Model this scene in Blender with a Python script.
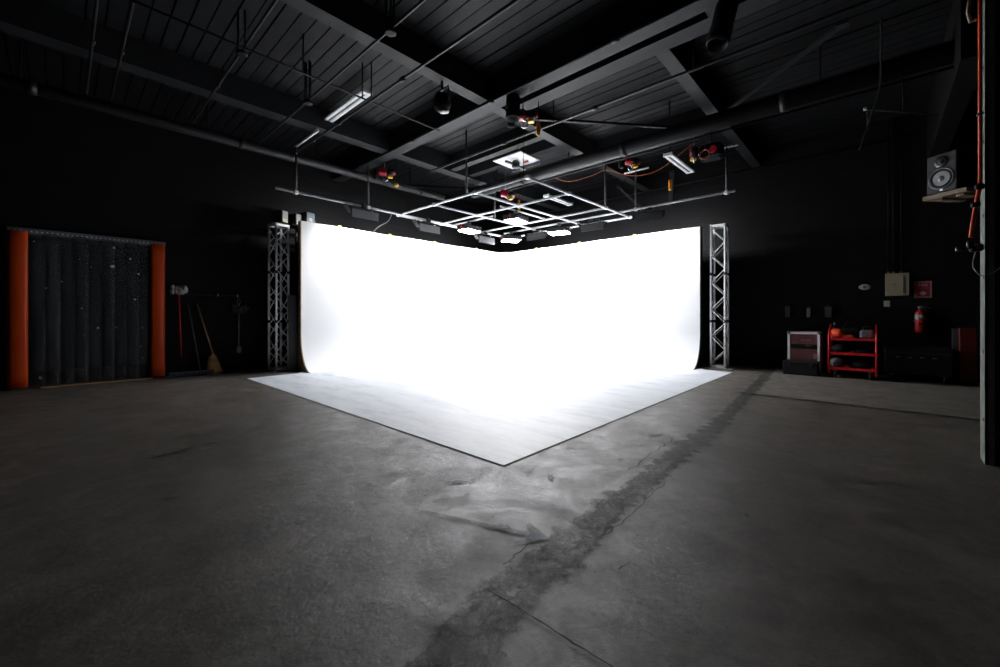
import bpy, math, random
from mathutils import Vector, Matrix
random.seed(7)
for o in list(bpy.data.objects): bpy.data.objects.remove(o)
scene = bpy.context.scene
COL = scene.collection
# ---------------------------------------------------------------- camera, world, exposure
cd = bpy.data.cameras.new('camera'); cam = bpy.data.objects.new('camera', cd); COL.objects.link(cam)
cd.sensor_width = 36; cd.lens = 14.652; cd.shift_y = -0.019; cd.clip_start = 0.05
cam.location = (-2.381, -2.173, 1.2)
cam.rotation_euler = (math.pi/2, 0, math.atan2(.6805, .7327) - math.pi/2)
scene.camera = cam
w = bpy.data.worlds.new('world'); scene.world = w; w.use_nodes = True
w.node_tree.nodes['Background'].inputs[0].default_value = (0.5, 0.55, 0.65, 1)
w.node_tree.nodes['Background'].inputs[1].default_value = 0.0
vs = scene.view_settings
vs.view_transform = 'Standard'; vs.look = 'None'; vs.gamma = 1; vs.use_curve_mapping = False; vs.exposure = 0.0
PANEL_W = 86.0          # watts of each LED panel
PANEL_SPREAD = 162       # degrees
STRIP_W = 35.0           # watts of each strip light washing the cove wall

# ---------------------------------------------------------------- materials
def mat(name, col, rough=.6, metal=0, var=0, vscale=8, bump=0, bscale=40, emit=0, spec=.5, rvar=0):
    m = bpy.data.materials.new(name); m.use_nodes = True
    nt = m.node_tree; b = nt.nodes['Principled BSDF']
    b.inputs['Base Color'].default_value = (*col, 1); b.inputs['Roughness'].default_value = rough
    b.inputs['Metallic'].default_value = metal; b.inputs['Specular IOR Level'].default_value = spec
    if emit:
        b.inputs['Emission Color'].default_value = (*col, 1); b.inputs['Emission Strength'].default_value = emit
    if var or bump or rvar:
        tc = nt.nodes.new('ShaderNodeTexCoord')
    if var or rvar:
        n = nt.nodes.new('ShaderNodeTexNoise'); n.inputs['Scale'].default_value = vscale; n.inputs['Detail'].default_value = 6
        nt.links.new(tc.outputs['Object'], n.inputs['Vector'])
        if var:
            r = nt.nodes.new('ShaderNodeMapRange'); r.inputs[1].default_value = .3; r.inputs[2].default_value = .7
            r.inputs[3].default_value = 1-var; r.inputs[4].default_value = 1+var
            nt.links.new(n.outputs['Fac'], r.inputs[0])
            mx = nt.nodes.new('ShaderNodeVectorMath'); mx.operation = 'SCALE'; mx.inputs[0].default_value = col
            nt.links.new(r.outputs[0], mx.inputs['Scale']); nt.links.new(mx.outputs[0], b.inputs['Base Color'])
        if rvar:
            r2 = nt.nodes.new('ShaderNodeMapRange'); r2.inputs[1].default_value = .3; r2.inputs[2].default_value = .7
            r2.inputs[3].default_value = rough-rvar; r2.inputs[4].default_value = rough+rvar
            nt.links.new(n.outputs['Fac'], r2.inputs[0]); nt.links.new(r2.outputs[0], b.inputs['Roughness'])
    if bump:
        n2 = nt.nodes.new('ShaderNodeTexNoise'); n2.inputs['Scale'].default_value = bscale; n2.inputs['Detail'].default_value = 8
        nt.links.new(tc.outputs['Object'], n2.inputs['Vector'])
        bp = nt.nodes.new('ShaderNodeBump'); bp.inputs['Strength'].default_value = bump; bp.inputs['Distance'].default_value = .01
        nt.links.new(n2.outputs['Fac'], bp.inputs['Height']); nt.links.new(bp.outputs[0], b.inputs['Normal'])
    return m

def brick_mat(name, col, mortar, scale, swap):
    m = mat(name, col, .55, spec=.15); nt = m.node_tree; b = nt.nodes['Principled BSDF']
    tc = nt.nodes.new('ShaderNodeTexCoord'); sp = nt.nodes.new('ShaderNodeSeparateXYZ'); cb = nt.nodes.new('ShaderNodeCombineXYZ')
    nt.links.new(tc.outputs['Object'], sp.inputs[0])
    nt.links.new(sp.outputs['X' if swap == 'x' else 'Y'], cb.inputs[0]); nt.links.new(sp.outputs['Z'], cb.inputs[1])
    br = nt.nodes.new('ShaderNodeTexBrick'); nt.links.new(cb.outputs[0], br.inputs['Vector'])
    br.inputs['Scale'].default_value = scale; br.inputs['Brick Width'].default_value = .22; br.inputs['Row Height'].default_value = .075
    br.inputs['Mortar Size'].default_value = .008; br.inputs['Mortar Smooth'].default_value = .3
    br.inputs['Color1'].default_value = (*col, 1); br.inputs['Color2'].default_value = (*[c*.75 for c in col], 1)
    br.inputs['Mortar'].default_value = (*mortar, 1)
    nt.links.new(br.outputs['Color'], b.inputs['Base Color'])
    bp = nt.nodes.new('ShaderNodeBump'); bp.inputs['Strength'].default_value = .5; bp.inputs['Distance'].default_value = .012; bp.invert = True
    nt.links.new(br.outputs['Fac'], bp.inputs['Height']); nt.links.new(bp.outputs[0], b.inputs['Normal'])
    return m

def concrete_mat(name, c1, c2, c3, rough=.55):
    m = mat(name, c1, rough); nt = m.node_tree; b = nt.nodes['Principled BSDF']
    tc = nt.nodes.new('ShaderNodeTexCoord')
    def noise(s, d=8, dist=0, r=.6):
        n = nt.nodes.new('ShaderNodeTexNoise'); n.inputs['Scale'].default_value = s; n.inputs['Detail'].default_value = d
        n.inputs['Distortion'].default_value = dist; n.inputs['Roughness'].default_value = r
        nt.links.new(tc.outputs['Object'], n.inputs['Vector']); return n
    def ramp(src, p0, p1, a, c):
        r = nt.nodes.new('ShaderNodeValToRGB'); r.color_ramp.elements[0].position = p0; r.color_ramp.elements[1].position = p1
        r.color_ramp.elements[0].color = (*a, 1); r.color_ramp.elements[1].color = (*c, 1)
        nt.links.new(src.outputs['Fac'], r.inputs[0]); return r
    def mix(f, a, c, mode='MIX'):
        x = nt.nodes.new('ShaderNodeMix'); x.data_type = 'RGBA'; x.blend_type = mode
        if isinstance(f, float): x.inputs[0].default_value = f
        else: nt.links.new(f, x.inputs[0])
        nt.links.new(a, x.inputs[6]); nt.links.new(c, x.inputs[7]); return x.outputs[2]
    big = ramp(noise(.8, 8, 1.2, .62), .36, .64, c1, c2)
    med = ramp(noise(4.5, 12, .8, .78), .42, .62, (1.12, 1.12, 1.12), tuple(.52 for _ in c1))
    col = mix(.8, big.outputs[0], med.outputs[0], 'MULTIPLY')
    sp = ramp(noise(46, 5, 0, .75), .58, .63, (0, 0, 0), (1, 1, 1))     # dark grit specks
    sm = ramp(noise(1.7, 6, .5), .42, .58, (0, 0, 0), (.9, .9, .9))
    g = nt.nodes.new('ShaderNodeMath'); g.operation = 'MULTIPLY'; nt.links.new(sp.outputs[0], g.inputs[0]); nt.links.new(sm.outputs[0], g.inputs[1])
    dk = nt.nodes.new('ShaderNodeRGB'); dk.outputs[0].default_value = (*c3, 1)
    col = mix(g.outputs[0], col, dk.outputs[0])
    nt.links.new(col, b.inputs['Base Color'])
    rr = nt.nodes.new('ShaderNodeMapRange'); nt.links.new(noise(3.5, 8, .5, .7).outputs['Fac'], rr.inputs[0])
    rr.inputs[1].default_value = .3; rr.inputs[2].default_value = .7; rr.inputs[3].default_value = rough-.14; rr.inputs[4].default_value = rough+.2
    nt.links.new(rr.outputs[0], b.inputs['Roughness'])
    bp = nt.nodes.new('ShaderNodeBump'); bp.inputs['Strength'].default_value = .6; bp.inputs['Distance'].default_value = .008
    nt.links.new(noise(22, 10, .2, .75).outputs['Fac'], bp.inputs['Height']); nt.links.new(bp.outputs[0], b.inputs['Normal'])
    return m

def white_floor_mat():
    m = mat('white_floor_paint', (.80, .80, .82), .45); nt = m.node_tree; b = nt.nodes['Principled BSDF']
    tc = nt.nodes.new('ShaderNodeTexCoord'); mp = nt.nodes.new('ShaderNodeMapping'); mp.inputs['Scale'].default_value = (3.2, .8, 1)
    mp.inputs['Rotation'].default_value = (0, 0, .5)
    nt.links.new(tc.outputs['Object'], mp.inputs[0])
    n = nt.nodes.new('ShaderNodeTexNoise'); n.inputs['Scale'].default_value = 1.1; n.inputs['Detail'].default_value = 9; n.inputs['Roughness'].default_value = .68
    nt.links.new(mp.outputs[0], n.inputs['Vector'])
    r = nt.nodes.new('ShaderNodeValToRGB'); e = r.color_ramp.elements
    e[0].position = .33; e[0].color = (.54, .57, .64, 1); e[1].position = .52; e[1].color = (.76, .79, .85, 1)
    nt.links.new(n.outputs['Fac'], r.inputs[0]); nt.links.new(r.outputs[0], b.inputs['Base Color'])
    return m

M = dict(
 deck=mat('deck_paint', (.0066, .0069, .0079), .6, var=.25, vscale=5, bump=.25, bscale=18, spec=.2),
 beam=mat('beam_paint', (.019, .0198, .022), .55, var=.15, vscale=4, bump=.1, bscale=20, spec=.2),
 gap=mat('deck_void', (.004, .004, .004), .9),
 wall_l=brick_mat('black_brick_left', (.0040, .0040, .0046), (.0028, .0028, .003), 1, 'x'),
 wall_r=brick_mat('black_brick_right', (.0070, .0070, .0082), (.0035, .0035, .004), 1, 'y'),
 pier=mat('dark_rough_render', (.012, .0115, .011), .7, spec=.2, var=.7, vscale=9, bump=1.0, bscale=14),
 dark=mat('dark_plaster', (.0025, .0025, .003), .7, var=.2, spec=.15),
 conc=concrete_mat('concrete', (.088, .075, .063), (.165, .147, .129), (.012, .012, .012), .47),
 slab=concrete_mat('concrete_pale', (.155, .140, .122), (.19, .174, .152), (.03, .03, .03)),
 patch=concrete_mat('concrete_patch', (.030, .029, .029), (.085, .083, .080), (.012, .012, .012), .6),
 stain=mat('dark_stain', (.035, .033, .032), .6, var=.5, vscale=30),
 crackm=mat('crack_black', (.008, .008, .008), .9),
 arrow=mat('faded_blue_paint', (.045, .053, .085), .6, var=.5, vscale=25),
 cyc=mat('cyc_white', (.86, .86, .87), .55),
 cycfloor=white_floor_mat(),
 ply=mat('plywood_edge', (.20, .125, .06), .6, var=.3, vscale=20),
 black=mat('black_paint', (.006, .006, .0065), .5, spec=.25),
 blackm=mat('black_metal', (.016, .016, .018), .4),
 softblack=mat('black_fabric', (.010, .010, .012), .85, spec=.2, bump=.3, bscale=60),
 rubber=mat('rubber', (.02, .02, .02), .75),
 alu=mat('aluminium', (.94, .94, .95), .32, metal=.0, spec=.8, rvar=.06, vscale=30),
 rail=mat('satin_white_pipe', (.92, .93, .94), .3, metal=.0),
 steel=mat('grey_steel', (.20, .20, .21), .4, metal=.6),
 rod=mat('grey_rod', (.09, .09, .095), .5, metal=.3),
 chrome=mat('chrome', (.75, .76, .78), .18, metal=1),
 plate=mat('steel_plate', (.22, .20, .175), .5, metal=.3, var=.2),
 pipe=mat('dark_pipe', (.018, .018, .020), .45, spec=.35),
 pipedk=mat('black_pipe', (.004, .004, .0045), .55, spec=.2),
 duct=mat('dark_duct', (.022, .022, .024), .5, var=.1, spec=.3),
 white=mat('white_enamel', (.88, .89, .90), .4),
 tube=mat('unlit_tube', (.55, .56, .58), .3),
 greyhead=mat('grey_softbox', (.10, .10, .11), .6),
 led=mat('led_diffuser', (1, 1, 1), .5, emit=30),
 red=mat('red_enamel', (.55, .015, .022), .35),
 hoistred=mat('hoist_red', (.45, .012, .03), .35),
 darkred=mat('dark_red_board', (.20, .022, .014), .6, var=.2),
 orange=mat('orange_vinyl', (.46, .048, .004), .4, spec=.2),
 orangecable=mat('orange_cable', (.85, .10, .015), .5),
 dullorange=mat('dull_orange_cable', (.42, .10, .03), .6),
 orangebag=mat('orange_bag', (.90, .07, .015), .6, bump=.4, bscale=25),
 yellow=mat('yellow_plastic', (.85, .48, .02), .4),
 amber=mat('amber_pendant', (.85, .30, .012), .4),
 blue=mat('blue_plastic', (.05, .10, .30), .5),
 beige=mat('beige_enamel', (.40, .335, .235), .5),
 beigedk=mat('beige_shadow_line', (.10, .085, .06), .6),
 greenish=mat('pale_green_steel', (.17, .19, .165), .5, var=.25, vscale=14),
 tan=mat('tan_wood', (.42, .27, .13), .55, var=.2, vscale=18),
 straw=mat('straw', (.52, .29, .09), .75, var=.35, vscale=60, bump=.6, bscale=90),
 oak=mat('shelf_wood', (.30, .225, .15), .55, var=.2, vscale=15),
 mop=mat('grey_mop_yarn', (.30, .29, .29), .95, bump=1, bscale=55, var=.4, vscale=50),
 duster=mat('dark_feathers', (.055, .045, .038), .95, bump=1, bscale=50, var=.5, vscale=40),
 bristle=mat('blue_grey_bristle', (.06, .075, .11), .9, bump=.8, bscale=120),
 maroon=mat('maroon_panel', (.135, .042, .045), .6, var=.15),
 signred=mat('sign_red', (.38, .010, .022), .5),
 signwhite=mat('sign_white', (.55, .52, .50), .5),
 signorange=mat('sign_orange', (.55, .16, .06), .5),
 boxgrey=mat('grey_box_face', (.22, .22, .22), .5),
 labely=mat('label_yellow', (.60, .52, .12), .5),
 teal=mat('teal_box', (.020, .042, .052), .45),
 boardgrey=mat('grey_board', (.06, .06, .065), .6),
 cone=mat('speaker_cone', (.42, .42, .44), .45),
 baffle=mat('speaker_baffle', (.045, .047, .052), .5),
 lamp=mat('speaker_led', (.9, .9, .95), .4, emit=.35),
)
def clear_mat():
    m = bpy.data.materials.new('clear_vinyl'); m.use_nodes = True; nt = m.node_tree; b = nt.nodes['Principled BSDF']
    out = nt.nodes['Material Output']
    b.inputs['Base Color'].default_value = (.42, .43, .46, 1); b.inputs['Roughness'].default_value = .34
    tr = nt.nodes.new('ShaderNodeBsdfTransparent'); tr.inputs[0].default_value = (.85, .86, .87, 1)
    mx = nt.nodes.new('ShaderNodeMixShader'); tc = nt.nodes.new('ShaderNodeTexCoord')
    n = nt.nodes.new('ShaderNodeTexNoise'); n.inputs['Scale'].default_value = 9; n.inputs['Detail'].default_value = 3
    nt.links.new(tc.outputs['Object'], n.inputs['Vector'])
    r = nt.nodes.new('ShaderNodeValToRGB'); e = r.color_ramp.elements       # scuffed, cloudy spots on the vinyl
    e[0].position = .69; e[0].color = (.065, .065, .065, 1); e[1].position = .72; e[1].color = (.40, .40, .40, 1)
    nt.links.new(n.outputs['Fac'], r.inputs[0]); nt.links.new(r.outputs[0], mx.inputs[0])
    nt.links.new(tr.outputs[0], mx.inputs[1]); nt.links.new(b.outputs[0], mx.inputs[2]); nt.links.new(mx.outputs[0], out.inputs[0])
    return m
M['clear'] = clear_mat()
def worn(name, lo, hi, nscale, amt, mx=1.0, thin=1.0):
    """let the floor show through where the patch is worn away, mostly along its edge"""
    m = M[name]; nt = m.node_tree; b = nt.nodes['Principled BSDF']; out = nt.nodes['Material Output']
    tc = nt.nodes.new('ShaderNodeTexCoord'); at = nt.nodes.new('ShaderNodeAttribute'); at.attribute_name = 'edge'
    n = nt.nodes.new('ShaderNodeTexNoise'); n.inputs['Scale'].default_value = nscale; n.inputs['Detail'].default_value = 10; n.inputs['Roughness'].default_value = .72
    nt.links.new(tc.outputs['Object'], n.inputs['Vector'])
    ma = nt.nodes.new('ShaderNodeMath'); ma.operation = 'MULTIPLY_ADD'; nt.links.new(n.outputs['Fac'], ma.inputs[0]); ma.inputs[1].default_value = amt
    nt.links.new(at.outputs['Fac'], ma.inputs[2])
    mr = nt.nodes.new('ShaderNodeMapRange'); nt.links.new(ma.outputs[0], mr.inputs[0]); mr.inputs[1].default_value = lo+amt*.5; mr.inputs[2].default_value = hi+amt*.5; mr.inputs[4].default_value = mx
    n3 = nt.nodes.new('ShaderNodeTexNoise'); n3.inputs['Scale'].default_value = nscale*2.2; n3.inputs['Detail'].default_value = 8; n3.inputs['Roughness'].default_value = .7
    nt.links.new(tc.outputs['Object'], n3.inputs['Vector'])
    m3 = nt.nodes.new('ShaderNodeMapRange'); nt.links.new(n3.outputs['Fac'], m3.inputs[0]); m3.inputs[1].default_value = .38; m3.inputs[2].default_value = .60; m3.inputs[3].default_value = thin; m3.inputs[4].default_value = 1
    mm = nt.nodes.new('ShaderNodeMath'); mm.operation = 'MULTIPLY'; nt.links.new(mr.outputs[0], mm.inputs[0]); nt.links.new(m3.outputs[0], mm.inputs[1])
    tr = nt.nodes.new('ShaderNodeBsdfTransparent'); ms = nt.nodes.new('ShaderNodeMixShader')
    nt.links.new(mm.outputs[0], ms.inputs[0]); nt.links.new(tr.outputs[0], ms.inputs[1]); nt.links.new(b.outputs[0], ms.inputs[2]); nt.links.new(ms.outputs[0], out.inputs[0])
worn('patch', .16, .46, 7, 2.4, .95, .35); worn('stain', .12, .45, 34, .9, .95); worn('crackm', .15, .5, 30, 1.2); worn('arrow', .15, .75, 18, 1.1, .9)
M['edge_line'] = mat('edge_line', (.07, .07, .073), .8)

# ---------------------------------------------------------------- mesh builder
class MB:
    def __init__(s): s.v = []; s.f = []; s.sm = []
    def quad(s, *p):
        i = len(s.v); s.v += [tuple(q) for q in p]; s.f.append(tuple(range(i, i+len(p)))); s.sm.append(False); return s
    def box(s, x0, y0, z0, x1, y1, z1, mtx=None, bev=0):
        x0, x1 = sorted((x0, x1)); y0, y1 = sorted((y0, y1)); z0, z1 = sorted((z0, z1))
        if bev:
            b = min(bev, (x1-x0)*.45, (y1-y0)*.45, (z1-z0)*.45)
            pts = []
            for z, ins in ((z0, b), (z0+b, 0), (z1-b, 0), (z1, b)):
                X0, X1, Y0, Y1 = x0+ins, x1-ins, y0+ins, y1-ins
                c = b if not ins else b*.6
                pts.append([(X0+c, Y0, z), (X1-c, Y0, z), (X1, Y0+c, z), (X1, Y1-c, z), (X1-c, Y1, z), (X0+c, Y1, z), (X0, Y1-c, z), (X0, Y0+c, z)])
            i = len(s.v)
            for ring in pts: s.v += [tuple(mtx @ Vector(p)) if mtx else p for p in ring]
            s.f.append(tuple(i+k for k in range(7, -1, -1))); s.sm.append(False)
            for r in range(3):
                for k in range(8):
                    a = i+r*8+k; bb = i+r*8+(k+1) % 8
                    s.f.append((a, bb, bb+8, a+8)); s.sm.append(False)
            s.f.append(tuple(i+24+k for k in range(8))); s.sm.append(False)
            return s
        i = len(s.v)
        P = [(x0,y0,z0),(x1,y0,z0),(x1,y1,z0),(x0,y1,z0),(x0,y0,z1),(x1,y0,z1),(x1,y1,z1),(x0,y1,z1)]
        s.v += [tuple(mtx @ Vector(p)) if mtx else p for p in P]
        for f in ((0,3,2,1),(4,5,6,7),(0,1,5,4),(1,2,6,5),(2,3,7,6),(3,0,4,7)): s.f.append(tuple(i+k for k in f)); s.sm.append(False)
        return s
    def cyl(s, p0, p1, r0, r1=None, n=12, caps=True):
        r1 = r0 if r1 is None else r1
        p0, p1 = Vector(p0), Vector(p1); d = (p1-p0).normalized()
        a = d.orthogonal().normalized(); b = d.cross(a); i = len(s.v)
        for p, r in ((p0, r0), (p1, r1)):
            for k in range(n):
                t = 2*math.pi*k/n; s.v.append(tuple(p + a*(r*math.cos(t)) + b*(r*math.sin(t))))
        for k in range(n): s.f.append((i+k, i+(k+1) % n, i+n+(k+1) % n, i+n+k)); s.sm.append(True)
        if caps:
            s.f.append(tuple(i+k for k in range(n-1, -1, -1))); s.sm.append(False)
            s.f.append(tuple(i+n+k for k in range(n))); s.sm.append(False)
        return s
    def tube(s, pts, r, n=8):
        pts = [Vector(p) for p in pts]; i = len(s.v); m = len(pts); a = None
        for j, p in enumerate(pts):
            d = (pts[min(j+1, m-1)] - pts[max(j-1, 0)]).normalized()
            a = d.orthogonal().normalized() if a is None else (a - d*a.dot(d)).normalized()
            b = d.cross(a); rr = r[j] if isinstance(r, (list, tuple)) else r
            for k in range(n):
                t = 2*math.pi*k/n; s.v.append(tuple(p + a*(rr*math.cos(t)) + b*(rr*math.sin(t))))
        for j in range(m-1):
            for k in range(n): s.f.append((i+j*n+k, i+j*n+(k+1) % n, i+(j+1)*n+(k+1) % n, i+(j+1)*n+k)); s.sm.append(True)
        s.f.append(tuple(i+k for k in range(n-1, -1, -1))); s.sm.append(False)
        s.f.append(tuple(i+(m-1)*n+k for k in range(n))); s.sm.append(False)
        return s
    def lathe(s, c, prof, axis=(0, 0, 1), n=20):
        c = Vector(c); d = Vector(axis).normalized(); a = d.orthogonal().normalized(); b = d.cross(a); i = len(s.v)
        for r, h in prof:
            for k in range(n):
                t = 2*math.pi*k/n; s.v.append(tuple(c + d*h + a*(r*math.cos(t)) + b*(r*math.sin(t))))
        for j in range(len(prof)-1):
            for k in range(n): s.f.append((i+j*n+k, i+j*n+(k+1) % n, i+(j+1)*n+(k+1) % n, i+(j+1)*n+k)); s.sm.append(True)
        s.f.append(tuple(i+k for k in range(n-1, -1, -1))); s.sm.append(False)
        s.f.append(tuple(i+(len(prof)-1)*n+k for k in range(n))); s.sm.append(False)
        return s
    def blob(s, c, r, seed=0, amp=.18, nu=14, nv=9):
        rd = random.Random(seed); ph = [rd.uniform(0, 6) for _ in range(6)]; i = len(s.v)
        for v in range(nv+1):
            la = math.pi*v/nv
            for u in range(nu):
                lo = 2*math.pi*u/nu
                k = 1+amp*(math.sin(2*lo+ph[0])*math.sin(la)+.6*math.sin(3*lo+ph[1])*math.sin(2*la+ph[2])+.5*math.cos(5*lo+ph[3])*math.sin(la))
                s.v.append((c[0]+r[0]*k*math.sin(la)*math.cos(lo), c[1]+r[1]*k*math.sin(la)*math.sin(lo), c[2]+r[2]*math.cos(la)*(1+.3*amp*math.sin(4*lo+ph[4])*math.sin(la))))
        for v in range(nv):
            for u in range(nu):
                s.f.append((i+v*nu+u, i+(v+1)*nu+u, i+(v+1)*nu+(u+1) % nu, i+v*nu+(u+1) % nu)); s.sm.append(True)
        return s
    def prism(s, pts, h, up=(0, 0, 1)):
        u = Vector(up)*h; i = len(s.v); n = len(pts)
        s.v += [tuple(p) for p in pts] + [tuple(Vector(p)+u) for p in pts]
        s.f.append(tuple(i+k for k in range(n-1, -1, -1))); s.sm.append(False)
        s.f.append(tuple(i+n+k for k in range(n))); s.sm.append(False)
        for k in range(n): s.f.append((i+k, i+(k+1) % n, i+n+(k+1) % n, i+n+k)); s.sm.append(False)
        return s
    def mesh(s, name, m):
        me = bpy.data.meshes.new(name); me.from_pydata(s.v, [], s.f); me.polygons.foreach_set('use_smooth', s.sm)
        me.materials.append(M[m] if isinstance(m, str) else m); me.update(); return me
    def build(s, name, m, parent=None, label=None):
        o = bpy.data.objects.new(name, s.mesh(name, m)); COL.objects.link(o)
        if parent: o.parent = parent
        if label: o['label'] = label
        return o
def B(*a, **k): return MB().box(*a, **k)
def CY(*a, **k): return MB().cyl(*a, **k)
def inst(me, name, parent, loc=(0, 0, 0), rot=(0, 0, 0)):
    o = bpy.data.objects.new(name, me); COL.objects.link(o); o.parent = parent; o.location = loc; o.rotation_euler = rot; return o
def thing(name, label, cat, loc=(0, 0, 0), rz=0, group=None, rot=None):
    o = bpy.data.objects.new(name, None); COL.objects.link(o); o.location = loc
    o.rotation_euler = rot if rot else (0, 0, rz); o.empty_display_size = .1
    o['label'] = label; o['category'] = cat
    if group: o['group'] = group
    return o
def tag(o, label, cat, group=None):
    o['label'] = label; o['category'] = cat
    if group: o['group'] = group
    return o
def struct(o, label=None):
    o['kind'] = 'structure'
    if label: o['label'] = label
    return o

# ================================================================ THE SHELL
XR, YL, DECK = 8.6, 7.9, 5.0
X0, Y0 = -6.0, -7.0
floor = struct(B(X0-.2, Y0-.2, -.2, XR+.2, YL+3.2, 0).build('floor', 'conc'), 'worn grey concrete floor with a patched trench')
def strip(name, m, pts_l, pts_r, z=.003, label=None):
    mb = MB(); n = len(pts_l); ed = []
    for k in range(n):
        for j in range(5):
            t = j/4; mb.v.append((pts_l[k][0]*(1-t)+pts_r[k][0]*t, pts_l[k][1]*(1-t)+pts_r[k][1]*t, z))
            ed.append(min((1-abs(2*t-1)), 1) if 0 < k < n-1 else 0)
    for k in range(n-1):
        for j in range(4):
            a = k*5+j; mb.f.append((a, a+1, a+6, a+5)); mb.sm.append(False)
    o = mb.build(name, m, floor, label)
    at = o.data.attributes.new('edge', 'FLOAT', 'POINT'); at.data.foreach_set('value', ed)
    return o
# pale slab beyond the joint
strip('pale_slab', 'slab', [(4.78, -.60), (8.55, -.36)], [(4.78, -6.9), (8.55, -6.9)], .002)
# patched trench
kp = [(-2.9, -1.18, .22), (-1.5, -1.13, .17), (-1.1, -1.02, .15), (-.65, -1.0, .13), (.1, -.95, .11), (1.0, -.92, .10), (1.5, -.90, .13), (2.2, -.93, .11), (3.2, -.84, .09), (4.7, -.735, .10), (6.4, -.6, .10), (8.5, -.43, .10)]
L, R_ = [], []
for a, b in zip(kp[:-1], kp[1:]):
    n = max(4, int((b[0]-a[0])/.05))
    for k in range(n):
        t = k/n; x = a[0]+(b[0]-a[0])*t; y = a[1]+(b[1]-a[1])*t; wd = a[2]+(b[2]-a[2])*t
        L.append((x, y+wd*1.2+random.uniform(-.035, .035))); R_.append((x, y-wd*1.2+random.uniform(-.03, .03)))
strip('trench_patch', 'patch', L, R_, .004, 'dark rough patched strip in the concrete')
L = [(4.60+random.uniform(-.012, .012), -.55-k*.1) for k in range(60)]; R_ = [(4.77+random.uniform(-.012, .012), -.55-k*.1) for k in range(60)]
strip('joint_strip', 'patch', L, R_, .005)
def crack(pts, wd, m='crackm', name='crack'):
    l, r = [], []
    for k, p in enumerate(pts):
        q = pts[min(k+1, len(pts)-1)]; o = pts[max(k-1, 0)]
        d = Vector((q[0]-o[0], q[1]-o[1])).normalized(); nrm = Vector((-d.y, d.x))*wd*random.uniform(.5, 1.1)
        l.append((p[0]+nrm.x, p[1]+nrm.y)); r.append((p[0]-nrm.x, p[1]-nrm.y))
    return strip(name, m, l, r, .006)
crack([(-1.121+random.uniform(-.004, .004)+.0006*k, -.925-k*.04) for k in range(26)], .006)
def wander(a, b, n, amp):
    return [(a[0]+(b[0]-a[0])*k/n+random.uniform(-amp, amp), a[1]+(b[1]-a[1])*k/n+random.uniform(-amp, amp)) for k in range(n+1)]
crack(wander((-.95, -.86), (-.72, -.84), 7, .012), .006)
crack(wander((.55, -.78), (1.65, -.72), 18, .02), .006)
crack(wander((1.3, -.8), (1.55, -1.02), 8, .012), .007)
crack(wander((-.45, -1.1), (.6, -1.06), 18, .012), .004)
crack(wander((-.62, -1.28), (-.50, -1.30), 3, .004), .006)
def stain(c, rx, ry, ang, seed, m='stain'):
    rd = random.Random(seed); pts = []
    for k in range(22):
        t = 2*math.pi*k/22; q = 1+rd.uniform(-.45, .35)
        x, y = rx*q*math.cos(t), ry*q*math.sin(t)
        pts.append((c[0]+x*math.cos(ang)-y*math.sin(ang), c[1]+x*math.sin(ang)+y*math.cos(ang), .0065))
    mb = MB(); mb.v = [(c[0], c[1], .0065)] + pts; mb.f = [(0, k+1, (k+1) % 22+1) for k in range(22)]; mb.sm = [False]*22
    o = mb.build('stain', m, floor)
    at = o.data.attributes.new('edge', 'FLOAT', 'POINT'); at.data.foreach_set('value', [1.0]+[0.0]*22)
for c, rx, ry, an, sd in (((-.46, .02), .09, .035, -.8, 1), ((-.36, -.03), .03, .02, 0, 2), ((-1.70, 2.30), .22, .05, .25, 3), ((-1.42, 2.36), .12, .022, .3, 4),
    ((-1.72, 2.10), .03, .02, 0, 5), ((1.62, -.55), .10, .04, -.5, 6), ((.05, -.42), .09, .03, .7, 7), ((.75, -.62), .05, .025, 0, 8),
    ((-.70, -.62), .07, .03, -.9, 9), ((3.9, -1.35), .07, .02, -.8, 10), ((3.55, -2.05), .07, .018, -.9, 11), ((2.9, -1.95), .06, .016, -.8, 12),
    ((1.9, -1.6), .06, .015, -.7, 13), ((-1.9, 1.2), .05, .03, 0, 14), ((4.2, -1.05), .09, .02, -.8, 15), ((.4, -1.6), .04, .015, .2, 16)):
    stain(c, rx, ry, an, sd)
for k in range(46):
    stain((random.uniform(-2.2, 4.0), random.uniform(-2.4, 3.4)) if k % 2 else (random.uniform(-.9, 1.6), random.uniform(-.8, -.05)), random.uniform(.006, .016), random.uniform(.004, .010), random.uniform(0, 3), 100+k)
# faded painted arrow
a0, a1 = Vector((-.906, -.091)), Vector((-.66, -.77)); d = (a1-a0).normalized(); nn = Vector((-d.y, d.x))
mb = MB(); mb.quad(*[(*(p), .0055) for p in (a0+nn*.012, a0-nn*.012, a1-nn*.022, a1+nn*.022)])
tip = Vector((-.613, -.894))
mb.quad(*[(*(p), .0055) for p in (tip, a1-nn*.13-d*.03, a1-nn*.09-d*.03, a1+d*.02)]); mb.quad(*[(*(p), .0055) for p in (tip, a1+d*.02, a1+nn*.09-d*.03, a1+nn*.13-d*.03)])
o = mb.build('painted_arrow', 'arrow', floor, 'faded blue painted arrow'); at = o.data.attributes.new('edge', 'FLOAT', 'POINT'); at.data.foreach_set('value', [.35, .35, .6, .6, .8, .5, .5, .8, .8, .8, .5, .5])

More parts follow.
